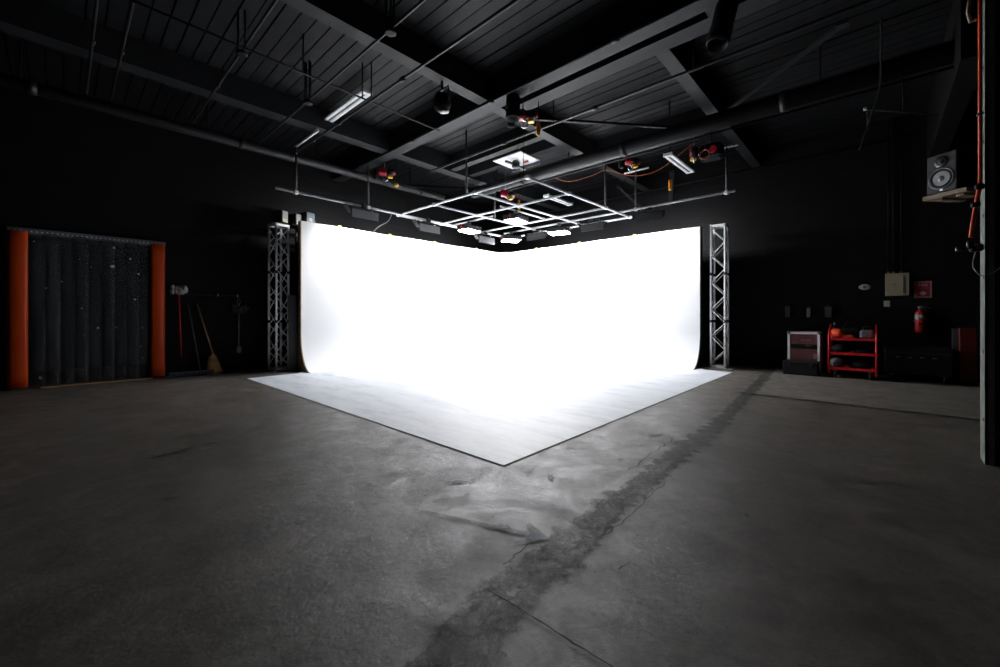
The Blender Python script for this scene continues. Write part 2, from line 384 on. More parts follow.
# ceiling: void board, separate planks, girders and beams
ceil = struct(B(X0-.2, Y0-.2, DECK+.06, XR+.2, YL+.2, DECK+.2).build('ceiling', 'gap'), 'dark painted plank ceiling with deep beams')
PITCH = .1855
pm = B(-PITCH/2+.009, Y0, 0, PITCH/2-.009, YL, .05).mesh('plank', 'deck')
k = 0; x = -.509 - PITCH*.5 - PITCH*math.floor((-.509-X0)/PITCH - .5)
while x < XR:
    inst(pm, 'plank', ceil, (x, 0, DECK+random.uniform(0, .012))); x += PITCH
def ibeam(name, axis, c0, c1, s0, s1, zb, zt, parent=ceil):
    mb = MB(); mid = (c0+c1)/2
    def bx(a, b, z0, z1):
        if axis == 'x': mb.box(s0, a, z0, s1, b, z1)
        else: mb.box(a, s0, z0, b, s1, z1)
    bx(c0, c1, zb, zb+.035); bx(mid-.05, mid+.05, zb+.035, zt-.03); bx(c0, c1, zt-.03, zt)
    return mb.build(name, 'beam', parent)
def tbeam(name, axis, c0, c1, s0, s1, zb, zt, m='beam'):
    mb = MB()
    if axis == 'x': mb.box(s0, c0, zb, s1, c1, zt)
    else: mb.box(c0, s0, zb, c1, s1, zt)
    return mb.build(name, m, ceil)
GB = 4.6
tbeam('girder', 'y', 2.26, 2.53, Y0, YL, GB, DECK+.005)
tbeam('girder', 'y', 2.665, 2.92, Y0, 2.4, GB, DECK+.005)
tbeam('girder_spacer', 'y', 2.53, 2.665, -.95, -.75, GB, DECK+.005)
for yb0, yb1 in ((5.31, 5.58), (2.40, 2.60), (-.20, -.02)):
    if yb0 > 0: tbeam('beam', 'x', yb0, yb1, X0, 2.26, GB+.02, DECK+.005)
    tbeam('beam', 'x', yb0, yb1, 2.53 if yb0 > 2.3 else 2.92, XR, GB+.02, DECK+.005)
for xa, xb in ((3.93, 4.10), (4.52, 4.69)):
    tbeam('joist', 'y', xa, xb, 2.60, 5.31, GB+.06, DECK+.005)
tbeam('joist', 'y', 5.60, 5.78, -.02, 2.40, GB+.06, DECK+.005)

# walls
OX0, OX1, OZ = -2.93, -1.07, 2.50
wl = MB().box(X0, YL, 0, OX0, YL+.25, DECK+.06).box(OX1, YL, 0, XR+.2, YL+.25, DECK+.06).box(OX0, YL, OZ, OX1, YL+.25, DECK+.06)
struct(wl.build('wall_left', 'wall_l'), 'black painted brick wall with the strip curtain doorway')
cor = MB().box(OX0-.3, YL+.25, 0, OX0-.2, YL+3, 2.9).box(OX1+.2, YL+.25, 0, OX1+.3, YL+3, 2.9).box(OX0-.3, YL+2.9, 0, OX1+.3, YL+3, 2.9).box(OX0-.3, YL+.25, 2.8, OX1+.3, YL+3, 2.9)
struct(cor.build('wall_corridor', 'dark'), 'unlit corridor behind the strip curtain')
struct(B(XR, Y0, 0, XR+.2, YL+.2, DECK+.06).build('wall_right', 'wall_r'), 'black painted brick wall behind the red cart')
pier = MB().box(2.655, Y0, 0, 2.87, -2.816, DECK+.06).box(2.87, Y0, 0, 4.35, -3.02, DECK+.06)
struct(pier.build('wall_pier', 'pier'), 'rough dark wall end beside the speaker shelf')
struct(B(4.35, -3.95, 0, XR, -3.8, DECK+.06).build('wall_alcove', 'dark'), 'black alcove wall')
struct(B(4.35, -3.05, 4.0, XR, -2.84, DECK+.06).build('wall_header', 'dark'), 'black header wall over the alcove')
struct(B(X0-.2, Y0, 0, X0, YL+.2, DECK+.06).build('wall_rear', 'dark'), 'dark wall behind')
struct(B(X0, Y0-.2, 0, 2.655, Y0, DECK+.06).build('wall_side', 'dark'), 'dark side wall')
g = MB().box(2.640, -2.85, 0, 2.655, -2.80, DECK).box(2.640, -2.815, 0, 2.85, -2.80, DECK)
tg = struct(g.build('trim_1', 'greenish'), 'pale green steel corner guard on the wall end')
for z in (.35, .9, 1.5, 2.0, 2.6, 3.2): CY((2.70, -2.801, z), (2.70, -2.795, z), .012, n=8).build('rivet', 'steel', tg)

# ================================================================ CYCLORAMA
H = 3.18; YC, XC = 6.75, 7.38; XE, YE = 1.06, .76; RC = .55
cyc = thing('cyclorama', 'white two sided infinity cove wall with a white painted floor', 'cyclorama', (0, 0, 0))
plan = [(XE, YC, 0, 1)]
for k in range(1, 13): plan.append((XE+(XC-RC-XE)*k/12, YC, 0, 1))
for k in range(1, 13):
    t = math.pi/2*k/12; plan.append((XC-RC+RC*math.sin(t), YC-RC+RC*math.cos(t), math.sin(t), math.cos(t)))
for k in range(1, 13): plan.append((XC, YC-RC-(YC-RC-YE)*k/12, 1, 0))
EH, EV = .50, .78
prof = [(EH*(1-math.sin(math.pi/2*k/14)), .0075+EV*(1-math.cos(math.pi/2*k/14))) for k in range(15)] + [(0, H)]
mb = MB(); n = len(prof)
for (x, y, nx, ny) in plan:
    for (o, z) in prof:
        oo = min(o, 10); mb.v.append((x-nx*oo, y-ny*oo, z))
for i in range(len(plan)-1):
    for j in range(n-1):
        a = i*n+j; mb.f.append((a, a+1, a+n+1, a+n)); mb.sm.append(True)
# back skin, 25 mm behind
off = len(mb.v)
for (x, y, nx, ny) in plan:
    for (o, z) in ((-.03, 0.0), (-.03, H)): mb.v.append((x-nx*o, y-ny*o, z))
for i in range(len(plan)-1):
    a = off+i*2; mb.f.append((a, a+2, a+3, a+1)); mb.sm.append(True)
    mb.f.append((i*n+n-1, off+i*2+1, off+(i+1)*2+1, (i+1)*n+n-1)); mb.sm.append(False)
mb.build('cove_wall', 'cyc', cyc)
def rib(at, axis, m):
    pts = []
    for (o, z) in prof[:]:
        pts.append((at, YC-o, z) if axis == 'x' else (XC-o, at, z))
    back = .13
    pts += [(at, YC+back, H), (at, YC+back, 0)] if axis == 'x' else [(XC+back, at, H), (XC+back, at, 0)]
    pts.append((at, YC-prof[0][0], 0) if axis == 'x' else (XC-prof[0][0], at, 0))
    return MB().prism(pts, .02, (-1, 0, 0) if axis == 'x' else (0, -1, 0)).build('end_rib', m, cyc)
rib(XE, 'x', 'ply')['label'] = 'brown plywood end rib'
rib(YE, 'y', 'black')['label'] = 'black end rib'
fl = MB().prism([(0, 0, .001), (7.06, .03, .001), (7.06, .55, .001), (XC, .78, .001), (XC, YC, .001), (1.05, YC, .001), (.9, 6.46, .001), (-.03, 6.46, .001)], .006)
fl.build('painted_floor', 'cycfloor', cyc, 'white painted floor sheet with grey scuffs')
ed = MB()
for a, b in (((0, 0), (-.03, 6.46)), ((0, 0), (7.06, .03))):
    d = (Vector(b)-Vector(a)).normalized(); nn = Vector((d.y, -d.x)) if a == b or b[0] > 1 else Vector((-d.y, d.x))
    ed.quad((*a, .0068), (*b, .0068), (b[0]+nn.x*.007, b[1]+nn.y*.007, .0068), (a[0]+nn.x*.007, a[1]+nn.y*.007, .0068))
ed.build('edge_line', 'edge_line', cyc, 'dark edge line round the painted floor')
for p in ((1.9, YC), (3.2, YC), (4.6, YC), (6.2, YC)): B(p[0]-.04, p[1]-.012, H-.03, p[0]+.04, p[1]+.045, H+.03, bev=.01).build('top_clip', 'labely', cyc)
for p in ((XC, 5.4), (XC, 3.9), (XC, 2.3)): B(p[0]-.012, p[1]-.04, H-.03, p[0]+.045, p[1]+.04, H+.03, bev=.01).build('top_clip', 'labely', cyc)

# ================================================================ TRUSS TOWERS
def truss(label, loc, rz, W, Hh):
    t = thing('truss_tower', label, 'truss', loc, rz, 'truss towers beside the cove')
    MB().box(-.17, -.17, 0, W+.17, W+.17, .022, bev=.004).build('base_plate', 'plate', t, 'flat steel base plate')
    r = .024
    cm = CY((0, 0, .022), (0, 0, Hh), r, n=12).mesh('chord', 'alu')
    for x in (0, W):
        for y in (0, W): inst(cm, 'chord', t, (x, y, 0))
    for z in (.05, Hh-.03):
        fr = MB()
        for a, b in (((0, 0), (W, 0)), ((W, 0), (W, W)), ((W, W), (0, W)), ((0, W), (0, 0))):
            fr.box(min(a[0], b[0])-.02, min(a[1], b[1])-.02, z-.025, max(a[0], b[0])+.02, max(a[1], b[1])+.02, z+.025)
        fr.build('end_frame', 'alu', t)
    nb = 10; z0, z1 = .12, Hh-.10; dz = (z1-z0)/nb
    up = CY((0, 0, 0), (W, 0, dz), .0105, n=8).mesh('brace', 'alu'); dn = CY((W, 0, 0), (0, 0, dz), .0105, n=8).mesh('brace', 'alu')
    for fx, fy, rot, ph in ((0, 0, 0, 0), (W, 0, math.pi/2, 0), (W, W, math.pi, 1), (0, W, -math.pi/2, 1)):
        for k in range(nb): inst(dn if (k+ph) % 2 == 0 else up, 'brace', t, (fx, fy, z0+k*dz), (0, 0, rot))
    for z in (1.05, 2.10):
        for x in (0, W):
            for y in (0, W): CY((x, y, z-.03), (x, y, z+.03), r+.003, n=12).build('coupler', 'blackm', t)
    return t
truss('silver box truss tower beside the plywood end of the cove', (.69, 7.10, 0), math.radians(13), .265, 3.13)
truss('silver box truss tower beside the black end of the cove', (7.50, .28, 0), math.radians(2), .28, 3.20)

# ================================================================ LIGHTING GRID
ZG = 3.65
gx = (3.27, 4.60, 6.12, 7.36); gy = (2.41, 3.75, 5.07, 6.50)
gr = thing('lighting_grid', 'white pipe lighting grid hung over the cove', 'lighting grid', (5.3, 4.4, ZG))
def lp(x, y, z): return (x-5.3, y-4.4, z-ZG)
for k, x in enumerate(gx):
    CY(lp(x, gy[0]-.05, ZG), lp(x, gy[-1]+.05, ZG), .026).build('rail', 'rail', gr)
for k, y in enumerate(gy):
    CY(lp(gx[0]-.05, y, ZG-.002), lp(gx[-1]+.05, y, ZG-.002), .0255).build('rail', 'rail', gr)
for x in gx:
    for y in gy:
        B(*lp(x-.04, y-.04, ZG-.035), *lp(x+.04, y+.04, ZG+.035), bev=.012).build('clamp', 'rail', gr)
for x, y in ((3.30, 4.05), (5.22, 5.07), (6.14, 2.43)):
    CY(lp(x, y, ZG), lp(x, y, DECK), .02).build('hanger_rod', 'rod', gr)
for x, y in ((3.27, 2.5), (3.27, 6.3), (7.3, 2.5), (7.3, 6.4)):
    CY(lp(x, y, ZG), lp(x, y, DECK), .006, n=6).build('hanger_wire', 'pipedk', gr)

# side pipes with hangers
def side_pipe(label, p0, p1, hang, grp):
    t = thing('support_pipe', label, 'pipe', (p0[0], p0[1], p0[2]), 0, grp)
    q = Vector(p0)
    CY((0, 0, 0), Vector(p1)-q, .026).build('pipe', 'rail', t)
    for h, zt in hang:
        v = Vector(h)-q
        CY(v, (v.x, v.y, zt-q.z), .021).build('hanger_rod', 'rod', t)
        B(v.x-.04, v.y-.04, v.z-.04, v.x+.04, v.y+.04, v.z+.04, bev=.01).build('clamp', 'alu', t)
    return t
t = side_pipe('white lighting pipe over the plywood end of the cove', (.42, 6.33, 3.64), (7.2, 6.40, 3.64), [((.80, 6.335, 3.64), 4.56), ((2.38, 6.35, 3.64), DECK)], 'long lighting pipes')
CY((.80-.42, -1.02, .92), (.80-.42, .06, .92), .026).build('cross_pipe', 'rail', t)
t = side_pipe('white lighting pipe over the black end of the cove', (6.88, -.06, 3.70), (6.93, 6.3, 3.70), [((6.885, .10, 3.70), 4.62), ((6.91, 2.05, 3.70), 4.62)], 'long lighting pipes')
CY((.005, -.05, .92), (.005, .75, .92), .022).build('cross_pipe', 'rail', t)
CY((.03, 1.8, .92), (.03, 2.4, .92), .022).build('cross_pipe', 'rail', t)

# ================================================================ LED PANELS (the lamps that are on)
def led_panel(label, x, y, z, rz, bar=None):
    t = thing('led_panel', label, 'studio light', (x, y, z), rz, 'lit LED panels under the grid')
    W, D, Hh = .56, .40, .10
    B(-W/2, -D/2, 0, W/2, D/2, Hh, bev=.015).build('housing', 'blackm', t)
    B(-W/2+.02, -D/2+.02, -.055, W/2-.02, D/2-.02, .004, bev=.02).build('diffuser', 'led', t, 'glowing white diffuser')
    fr = MB().box(-W/2, -D/2, -.02, W/2, -D/2+.02, .0).box(-W/2, D/2-.02, -.02, W/2, D/2, .0).box(-W/2, -D/2+.02, -.02, -W/2+.02, D/2-.02, 0).box(W/2-.02, -D/2+.02, -.02, W/2, D/2-.02, 0)
    fr.build('frame', 'blackm', t)
    MB().tube([(-W/2-.02, 0, .05), (-W/2-.02, 0, ZG-z-.09), (W/2+.02, 0, ZG-z-.09), (W/2+.02, 0, .05)], .012).build('yoke', 'steel', t)
    CY((0, 0, ZG-z-.1), (0, 0, ZG-z-.03), .02).build('spigot', 'chrome', t)
    B(-.05, -.035, ZG-z-.045, .05, .035, ZG-z+.045, bev=.012).build('clamp', 'steel', t)
    if bar:
        c_, s_ = math.cos(-rz), math.sin(-rz); q = [((a-x)*c_-(b-y)*s_, (a-x)*s_+(b-y)*c_, ZG-z+.045) for a, b in bar]
        CY(q[0], q[1], .022).build('support_bar', 'rail', t)
    for s in (-1, 1): CY((s*(W/2+.01), 0, .05), (s*(W/2+.05), 0, .05), .025).build('tilt_knob', 'red' if s < 0 else 'blackm', t)
    ld = bpy.data.lights.new('panel_light', 'AREA'); ld.shape = 'RECTANGLE'; ld.size = W-.05; ld.size_y = D-.05; ld.energy = PANEL_W; ld.spread = math.radians(PANEL_SPREAD)
    ld.color = (.97, .985, 1.0)
    lo = bpy.data.objects.new('panel_light', ld); COL.objects.link(lo); lo.parent = t; lo.location = (0, 0, -.06)
    return t
led_panel('glowing LED panel under the middle square of the grid', 5.05, 4.20, 3.46, .2, ((4.5, 4.20), (6.2, 4.20)))
led_panel('glowing LED panel beside the grid rail over the plywood end wall', 5.05, 5.85, 3.46, .1, ((5.05, 4.98), (5.05, 6.58)))
led_panel('glowing LED panel hung over the corner of the cove', 6.85, 5.95, 3.46, -.6)
led_panel('glowing LED panel beside the grid rail over the black end wall', 6.88, 4.22, 3.46, -1.3)

# strip lights with barn doors, lit towards the cove wall
def strip_light(label, x, y, z, rz, pipe_z, m='greyhead'):
    t = thing('strip_light', label, 'studio light', (x, y, z), rz, 'strip lights on the long pipes')
    W = .64
    MB().prism([(-W/2, -.06, -.07), (-W/2, .08, .03), (-W/2, .08, .13), (-W/2, -.05, .13)], W, (1, 0, 0)).build('housing', 'blackm', t)
    B(-W/2, -.068, -.06, W/2, -.06, .12).build('rear_panel', m, t, 'dark grey rear panel')
    MB().prism([(-W/2-.13, -.08, .19), (-W/2-.01, -.06, .02), (-W/2-.01, .08, .04), (-W/2-.13, .09, .19)], .008).build('barn_door', 'blackm', t)
    MB().prism([(-W/2, .085, .10), (W/2, .085, .10), (W/2, .18, .16), (-W/2, .18, .16)], .008).build('barn_door', 'blackm', t)
    MB().tube([(-W/4, 0, .10), (-W/4, 0, pipe_z-z-.07), (W/4, 0, pipe_z-z-.07), (W/4, 0, .10)], .013).build('yoke', 'blackm', t)
    B(-.05, -.04, pipe_z-z-.08, .05, .04, pipe_z-z+.05, bev=.015).build('clamp', 'blackm', t)
    CY((W/4+.01, 0, .15), (W/4+.06, 0, .15), .02).build('tilt_knob', 'chrome', t)
    MB().quad((-W/2+.02, .072, .021), (-W/2+.02, -.045, -.063), (W/2-.02, -.045, -.063), (W/2-.02, .072, .021)).build('lit_face', 'led', t, 'glowing face turned to the cove wall')
    ld = bpy.data.lights.new('strip_lamp', 'AREA'); ld.shape = 'RECTANGLE'; ld.size = W-.04; ld.size_y = .08; ld.energy = STRIP_W; ld.color = (.97, .985, 1.0)
    lo = bpy.data.objects.new('strip_lamp', ld); COL.objects.link(lo); lo.parent = t; lo.location = (0, .045, -.055); lo.rotation_euler = (math.radians(52), 0, 0)
    return t
strip_light('black strip light washing the cove wall, nearest the plywood end post', 2.25, 6.30, 3.40, 0, 3.64)
strip_light('black strip light washing the cove wall, middle one of the plywood side pipe', 4.05, 6.31, 3.37, 0, 3.64)
strip_light('black strip light washing the cove wall, above the rounded cove corner', 6.15, 6.33, 3.36, 0, 3.64)
strip_light('black strip light on the white pipe beside the black end post', 6.92, 1.72, 3.44, -math.pi/2, 3.70, 'blackm')
strip_light('black strip light on the white pipe behind the grid corner', 6.94, 3.20, 3.42, -math.pi/2, 3.70, 'blackm')
strip_light('black strip light on the white pipe between two glowing panels', 6.96, 5.05, 3.42, -math.pi/2, 3.70, 'blackm')

# ================================================================ FLUORESCENT FIXTURES
def fluoro(label, loc, rz, Lh, rods, parts=True, rot=None):
    t = thing('fluorescent_fixture', label, 'ceiling light', loc, rz, 'white ceiling fixtures', rot)
    MB().prism([(-.085, -Lh/2, 0), (.085, -Lh/2, 0), (.055, -Lh/2, .05), (-.055, -Lh/2, .05)], Lh, (0, 1, 0)).build('housing', 'white', t)
    B(-.012, -Lh/2+.07, -.006, .012, Lh/2-.07, .002).build('louver_slot', 'rod', t, 'dark centre slot')
    for s in (-1, 1):
        B(s*.05-.026, -Lh/2+.03, -.010, s*.05+.026, Lh/2-.03, 0, bev=.004).build('reflector_wing', 'white', t)
        B(-.088, s*Lh/2-.03, -.012, .088, s*Lh/2+.012, .052, bev=.004).build('end_cap', 'white', t)
        if rods: CY((0, s*Lh*.36, .05), (0, s*Lh*.36, rods), .004, n=6).build('hanger_rod', 'pipedk', t)
    return t
fluoro('white fluorescent fixture under the ceiling planks between two beams', (.99, 4.63, 4.80), .0, 1.42, DECK-4.80)
fluoro('white fluorescent fixture hung near the black knee brace and orange cable', (6.32, .83, 4.30), math.radians(-90), 1.28, DECK-4.30)
fluoro('white fluorescent fixture seen through the lighting grid', (6.55, 4.0, 4.2), math.radians(-90), 1.1, DECK-4.2)

# white square reflector panel hung under the ceiling
t = thing('reflector_panel', 'white square panel light with black bracket hung above the grid', 'ceiling light', (3.87, 3.18, 4.30))
MB().box(-.31, -.36, 0, .31, .36, .02).build('panel_sheet', 'white', t)
B(.295, -.36, -.07, .31, .36, 0).build('side_lip', 'greyhead', t)
MB().lathe((0, .02, -.14), [(.05, 0), (.085, .03), (.085, .10), (.06, .14)]).build('black_motor', 'blackm', t)
B(-.30, .0, -.10, .30, .05, -.06).build('bracket', 'blackm', t)
CY((.1, -.22, -.03), (.1, -.10, -.03), .02).build('red_clip', 'red', t)
for a in (-.25, .25):
    CY((a, a, .02), (a, a, DECK-4.3), .006, n=6).build('hanger_wire', 'pipedk', t)

# ================================================================ CHAIN HOISTS, PENDANTS, BLACK LAMPS
def hoist(label, loc, rz, top, yellow=True):
    t = thing('chain_hoist', label, 'hoist', loc, rz, 'red chain hoists')
    B(-.16, -.075, -.06, .04, .075, .09, bev=.03).build('motor_body', 'hoistred', t)
    CY((.03, 0, .015), (.19, 0, .015), .065, n=16).build('gear_housing', 'blackm', t)
    CY((.19, 0, .015), (.22, 0, .015), .055, n=16).build('end_cap', 'hoistred', t)
    pts = [(.0+.055*math.cos(a), 0, -.13+.055*math.sin(a)) for a in [math.radians(x) for x in range(90, -200, -24)]]
    MB().tube(pts, .014).build('hook', 'chrome', t)
    CY((0, 0, -.08), (0, 0, -.06), .022).build('hook_collar', 'chrome', t)
    if yellow: B(.06, -.055, -.115, .16, .055, -.052, bev=.012).build('chain_guide', 'yellow', t)
    CY((-.02, 0, .09), (-.02, 0, top), .009, n=8).build('suspension_chain', 'steel', t)
    MB().lathe((-.21, 0, -.17), [(.03, 0), (.06, .03), (.065, .19), (.055, .2)], n=12).build('chain_bag', 'softblack', t)
    return t
hoist('red chain hoist hung over the pale duct near the plywood end pipe', (2.62, 6.02, 4.42), -.6, GB-4.42-.002+.4)
hoist('red chain hoist with yellow guide under the double girder', (2.66, 1.98, 4.38), -1.0, GB+.4-4.38)
hoist('red chain hoist above the orange cable under the dark duct', (5.66, 1.60, 4.38), -.5, GB+.06-4.38)
hoist('red chain hoist inside the lighting grid', (4.72, 4.22, 4.02), -.4, DECK-4.02)
hoist('red chain hoist beside the black hanging box with red disc', (6.20, .52, 4.42), .4, DECK-4.42)
def pendant(label, loc, L, m='amber'):
    t = thing('pendant_control', label, 'pendant', loc, 0, 'yellow hoist pendant controls')
    B(-.035, -.03, -.20, .035, .03, 0, bev=.02).build('handset', m, t)
    B(-.036, -.031, -.23, .036, .031, -.18, bev=.018).build('base_cap', 'yellow', t)
    CY((-.038, 0, -.05), (-.03, 0, -.05), .014).build('stop_button', 'red', t)
    CY((0, 0, 0), (0, 0, L), .007, n=6).build('cord', 'pipedk', t)
    return t
pendant('amber pendant control hanging below the red hoist near the fluorescent fixture', (6.30, 1.02, 4.03), GB+.0-4.03+.4)
pendant('amber pendant control hanging under the double girder', (2.80, 1.80, 4.28), GB-4.28)
pendant('amber pendant control hanging inside the lighting grid', (5.16, 4.20, 3.98), DECK-3.98)
t = thing('indicator_lamp', 'small yellow lamp under the pale duct', 'lamp', (2.78, 5.82, 4.15))
MB().lathe((0, 0, -.06), [(.02, 0), (.05, .02), (.05, .06), (.03, .08)], n=14).build('lens', 'yellow', t)
CY((0, 0, .02), (0, 0, DECK-4.15), .006, n=6).build('cord', 'pipedk', t)

def downlight(label, loc, r, h, top, tilt=(0, 0, 0)):
    t = thing('pendant_downlight', label, 'downlight', loc, 0, 'black cylinder downlights', tilt)
    MB().lathe((0, 0, 0), [(r*.3, h*.25), (r*.8, h*.2), (r*.9, 0), (r, .03), (r, h*.42)], n=24).build('lower_can', 'pipe', t)
    MB().lathe((0, 0, h*.42), [(r*.96, 0), (r*.97, h*.5), (r*.8, h*.58)], n=24).build('upper_can', 'pipedk', t)
    CY((0, 0, h*.95), (0, 0, top), .02).build('stem', 'pipedk', t)
    return t
downlight('black cylinder downlight under the double girder beside the red hoist', (2.41, 2.0, 4.24), .115, .36, GB-4.24)
downlight('big black cylinder downlight under the girder far from the cove', (2.36, -.92, 4.06), .115, .5, .60, (math.radians(-3), math.radians(15), math.radians(-47)))
t = thing('can_spotlight', 'round black can spotlight under the beam', 'spotlight', (1.42, 2.52, 4.16))
MB().blob((0, 0, .15), (.135, .135, .15), 3, .0, 18, 10).build('can', 'pipedk', t)
MB().lathe((.03, -.02, 0), [(.06, 0), (.072, .02), (.075, .035)], (-.25, -.15, 1), 20).build('rim', 'alu', t, 'bright metal rim')
MB().tube([(0, -.145, .15), (0, -.145, .34), (0, .145, .34), (0, .145, .15)], .012).build('yoke', 'blackm', t)
CY((0, 0, .34), (0, 0, GB+.02-4.16), .02).build('stem', 'blackm', t)
# black drape bundle near the wall
t = thing('hanging_box', 'black hanging box with a red disc beside the orange cable coil', 'box', (6.55, .30, 4.42))
B(-.16, -.22, -.10, .14, .20, .20, bev=.05).build('cabinet', 'softblack', t)
CY((-.16, -.08, .05), (-.19, -.08, .05), .07, n=16).build('horn', 'hoistred', t)
CY((0, 0, .2), (0, 0, DECK-4.42), .015).build('stem', 'blackm', t)
t = thing('cable_coil', 'small orange cable coil hung beside the red hoist', 'cable', (5.92, .24, 4.24))
MB().tube([(.02*math.sin(a*2), .085*math.cos(a), .085*math.sin(a)) for a in [x*.3 for x in range(43)]], .010, 6).build('coil', 'dullorange', t)
CY((0, 0, .085), (0, 0, DECK-4.24), .006, n=6).build('tie_cord', 'pipedk', t)

# ================================================================ OVERHEAD PIPES
def overhead(name, label, cat, p0, p1, r, m, hangers=(), fit=(), grp=None, top=DECK):
    t = thing(name, label, cat, p0, 0, grp); q = Vector(p0); d = Vector(p1)-q
    CY((0, 0, 0), d, r, n=14).build('pipe', m, t)
    for f in hangers:
        v = d*f; CY(v, (v.x, v.y, top-q.z), .011, n=6).build('hanger_rod', 'pipedk', t)
    for f in fit:
        v = d*f; CY(v-d.normalized()*.05, v+d.normalized()*.05, r+.012, n=14).build('coupling', m, t)
    return t
overhead('air_duct', 'pale grey round duct along the black wall over the strip curtain', 'duct', (X0, 6.58, 4.40), (4.75, 6.58, 4.40), .085, 'duct', (.1, .3, .5, .68, .9), (.31, .55, .93))
overhead('air_duct', 'dark round duct crossing under the beams toward the alcove', 'duct', (4.96, 5.6, 4.38), (4.96, -2.84, 4.38), .135, 'duct', (.1, .35, .6, .85), (.2, .5, .8))
overhead('sprinkler_pipe', 'thin dark pipe alongside the fluorescent fixture, crossing both beams', 'pipe', (.79, -4, 4.42), (.79, 6.3, 4.42), .020, 'pipe', (.42, .72), (.64, .82), 'thin overhead pipes')
overhead('sprinkler_pipe', 'thin dark pipe carrying round ceiling roses', 'pipe', (.14, -4, 4.42), (.14, 6.4, 4.42), .016, 'pipe', (.562, .572, .775, .785), (.567, .78), 'thin overhead pipes')
overhead('conduit', 'thin conduit crossing the planks above the fluorescent fixture', 'conduit', (-4, 3.5, 4.47), (2.20, 3.55, 4.47), .013, 'pipedk', (.62, .76), (), 'thin overhead pipes')
overhead('conduit', 'conduit clipped along the near edge of the girder', 'conduit', (2.23, -3, 4.565), (2.23, 7.6, 4.565), .020, 'pipe', (), (.1, .3, .5, .7, .9), 'thin overhead pipes')
overhead('sprinkler_pipe', 'thin pipe just past the double girder toward the cove', 'pipe', (3.27, -6, 4.42), (3.27, 5.2, 4.42), .022, 'pipe', (.5, .70), (.63, .8), 'thin overhead pipes')
overhead('conduit', 'thin conduit running below the dark round duct', 'conduit', (4.92, -2.84, 4.18), (4.92, 4.5, 4.18), .016, 'pipedk', (), (), 'thin overhead pipes')
overhead('conduit', 'thin conduit along the top of the black brick wall', 'conduit', (8.575, -2.83, 4.585), (8.575, 7.8, 4.585), .014, 'pipe', (), (), 'thin overhead pipes')
for x, lab in ((-2.13, 'thin pipe above the strip curtain, outermost from the cove'), (-1.87, 'thin pipe above the strip curtain, middle one of three'), (-.85, 'thin pipe crossing the beam between strip curtain and brooms')):
    overhead('sprinkler_pipe', lab, 'pipe', (x, -2, 4.5), (x, 6.48, 4.5), .016, 'pipe', (.93,), (.8,), 'thin overhead pipes')
for (x, y, zt, lab) in ((.14, 1.86, 4.40, 'round black ceiling rose on twin rods over the beam side'), (.14, 4.12, 4.40, 'round black ceiling rose on twin rods beside the fluorescent fixture'), (-.85, 3.66, 4.48, 'round black ceiling rose on twin rods over the strip curtain side')):
    t = thing('ceiling_rose', lab, 'ceiling rose', (x, y, zt), 0, 'black ceiling roses')
    MB().lathe((0, 0, -.035), [(.05, 0), (.07, .012), (.07, .03)], n=18).build('disc', 'pipedk', t)
    for s in (-.03, .03): CY((s, -s, -.006), (s, -s, DECK-zt), .012, n=8).build('rod', 'pipedk', t)
def brace(label, p0, p1, wd, m):
    t = thing('ceiling_brace', label, 'brace', p0, 0, 'steel ceiling braces'); q = Vector(p0)
    d = Vector(p1)-q; a = d.normalized(); side = a.cross(Vector((0, 0, 1))).normalized()*wd/2; up = side.cross(a).normalized()*.02
    mb = MB(); P = [(-side-up), (side-up), (side+up), (-side+up)]
    mb.prism([tuple(p) for p in P], d.length, tuple(a)); mb.build('bar', m, t)
    for v in (Vector((0, 0, 0)), d): B(v.x-.06, v.y-.06, v.z-.03, v.x+.06, v.y+.06, v.z+.03).build('end_plate', m, t)
    return t
brace('flat grey brace rising from the dark duct to the ceiling', (4.10, -1.86, 4.74), (5.36, -.22, 4.66), .07, 'duct')
brace('black diagonal brace between the double girder and the dark duct', (2.98, 2.55, 4.66), (5.58, .50, 4.70), .06, 'pipedk')
brace('black diagonal brace near the corner of the black brick walls', (3.6, 7.45, 4.70), (5.70, 5.9, 4.70), .05, 'pipedk')
brace('grey knee brace on the black wall near the fluorescent fixture', (8.55, 1.85, 4.10), (7.75, 1.50, 4.66), .09, 'duct')
brace('grey knee brace on the black wall behind the lighting grid', (8.55, 2.60, 4.10), (7.85, 2.95, 4.66), .09, 'duct')
def cable(name, label, cat, pts, r, m, grp=None, n=8, sub=6):
    out = []; P = [Vector(p) for p in pts]
    for i in range(len(P)-1):
        a, b, c, d = P[max(i-1, 0)], P[i], P[i+1], P[min(i+2, len(P)-1)]
        for k in range(sub):
            t = k/sub; out.append(.5*((2*b)+(c-a)*t+(2*a-5*b+4*c-d)*t*t+(3*b-a-3*c+d)*t*t*t))
    out.append(P[-1]); base = out[0]
    o = MB().tube([p-base for p in out], r, n).build(name, m); o.location = base
    return tag(o, label, cat, grp)
cable('power_cable', 'orange power cable sagging below the dark duct', 'cable', [(5.05, 3.05, 4.22), (5.15, 2.75, 4.10), (5.4, 2.35, 4.20), (5.55, 2.1, 4.30), (5.75, 1.75, 4.16), (5.95, 1.45, 4.14), (6.1, 1.1, 4.25), (6.1, .7, 4.47), (6.12, .45, 4.62)], .009, 'dullorange')
cable('signal_cable', 'thin grey cable dropping from the lighting pipe behind the cove', 'cable', [(3.0, 6.37, 3.62), (2.98, 6.5, 3.45), (2.85, 6.8, 3.30), (2.75, 6.95, 3.0), (2.7, 6.98, 2.2)], .012, 'rod')
cable('hanging_cable', 'thin dark cable dropping past the dark duct near the alcove', 'cable', [(4.75, -2.20, 4.99), (4.74, -2.2, 4.5), (4.72, -2.19, 4.1), (4.65, -2.1, 3.7), (4.55, -2.0, 3.3)], .010, 'rod')
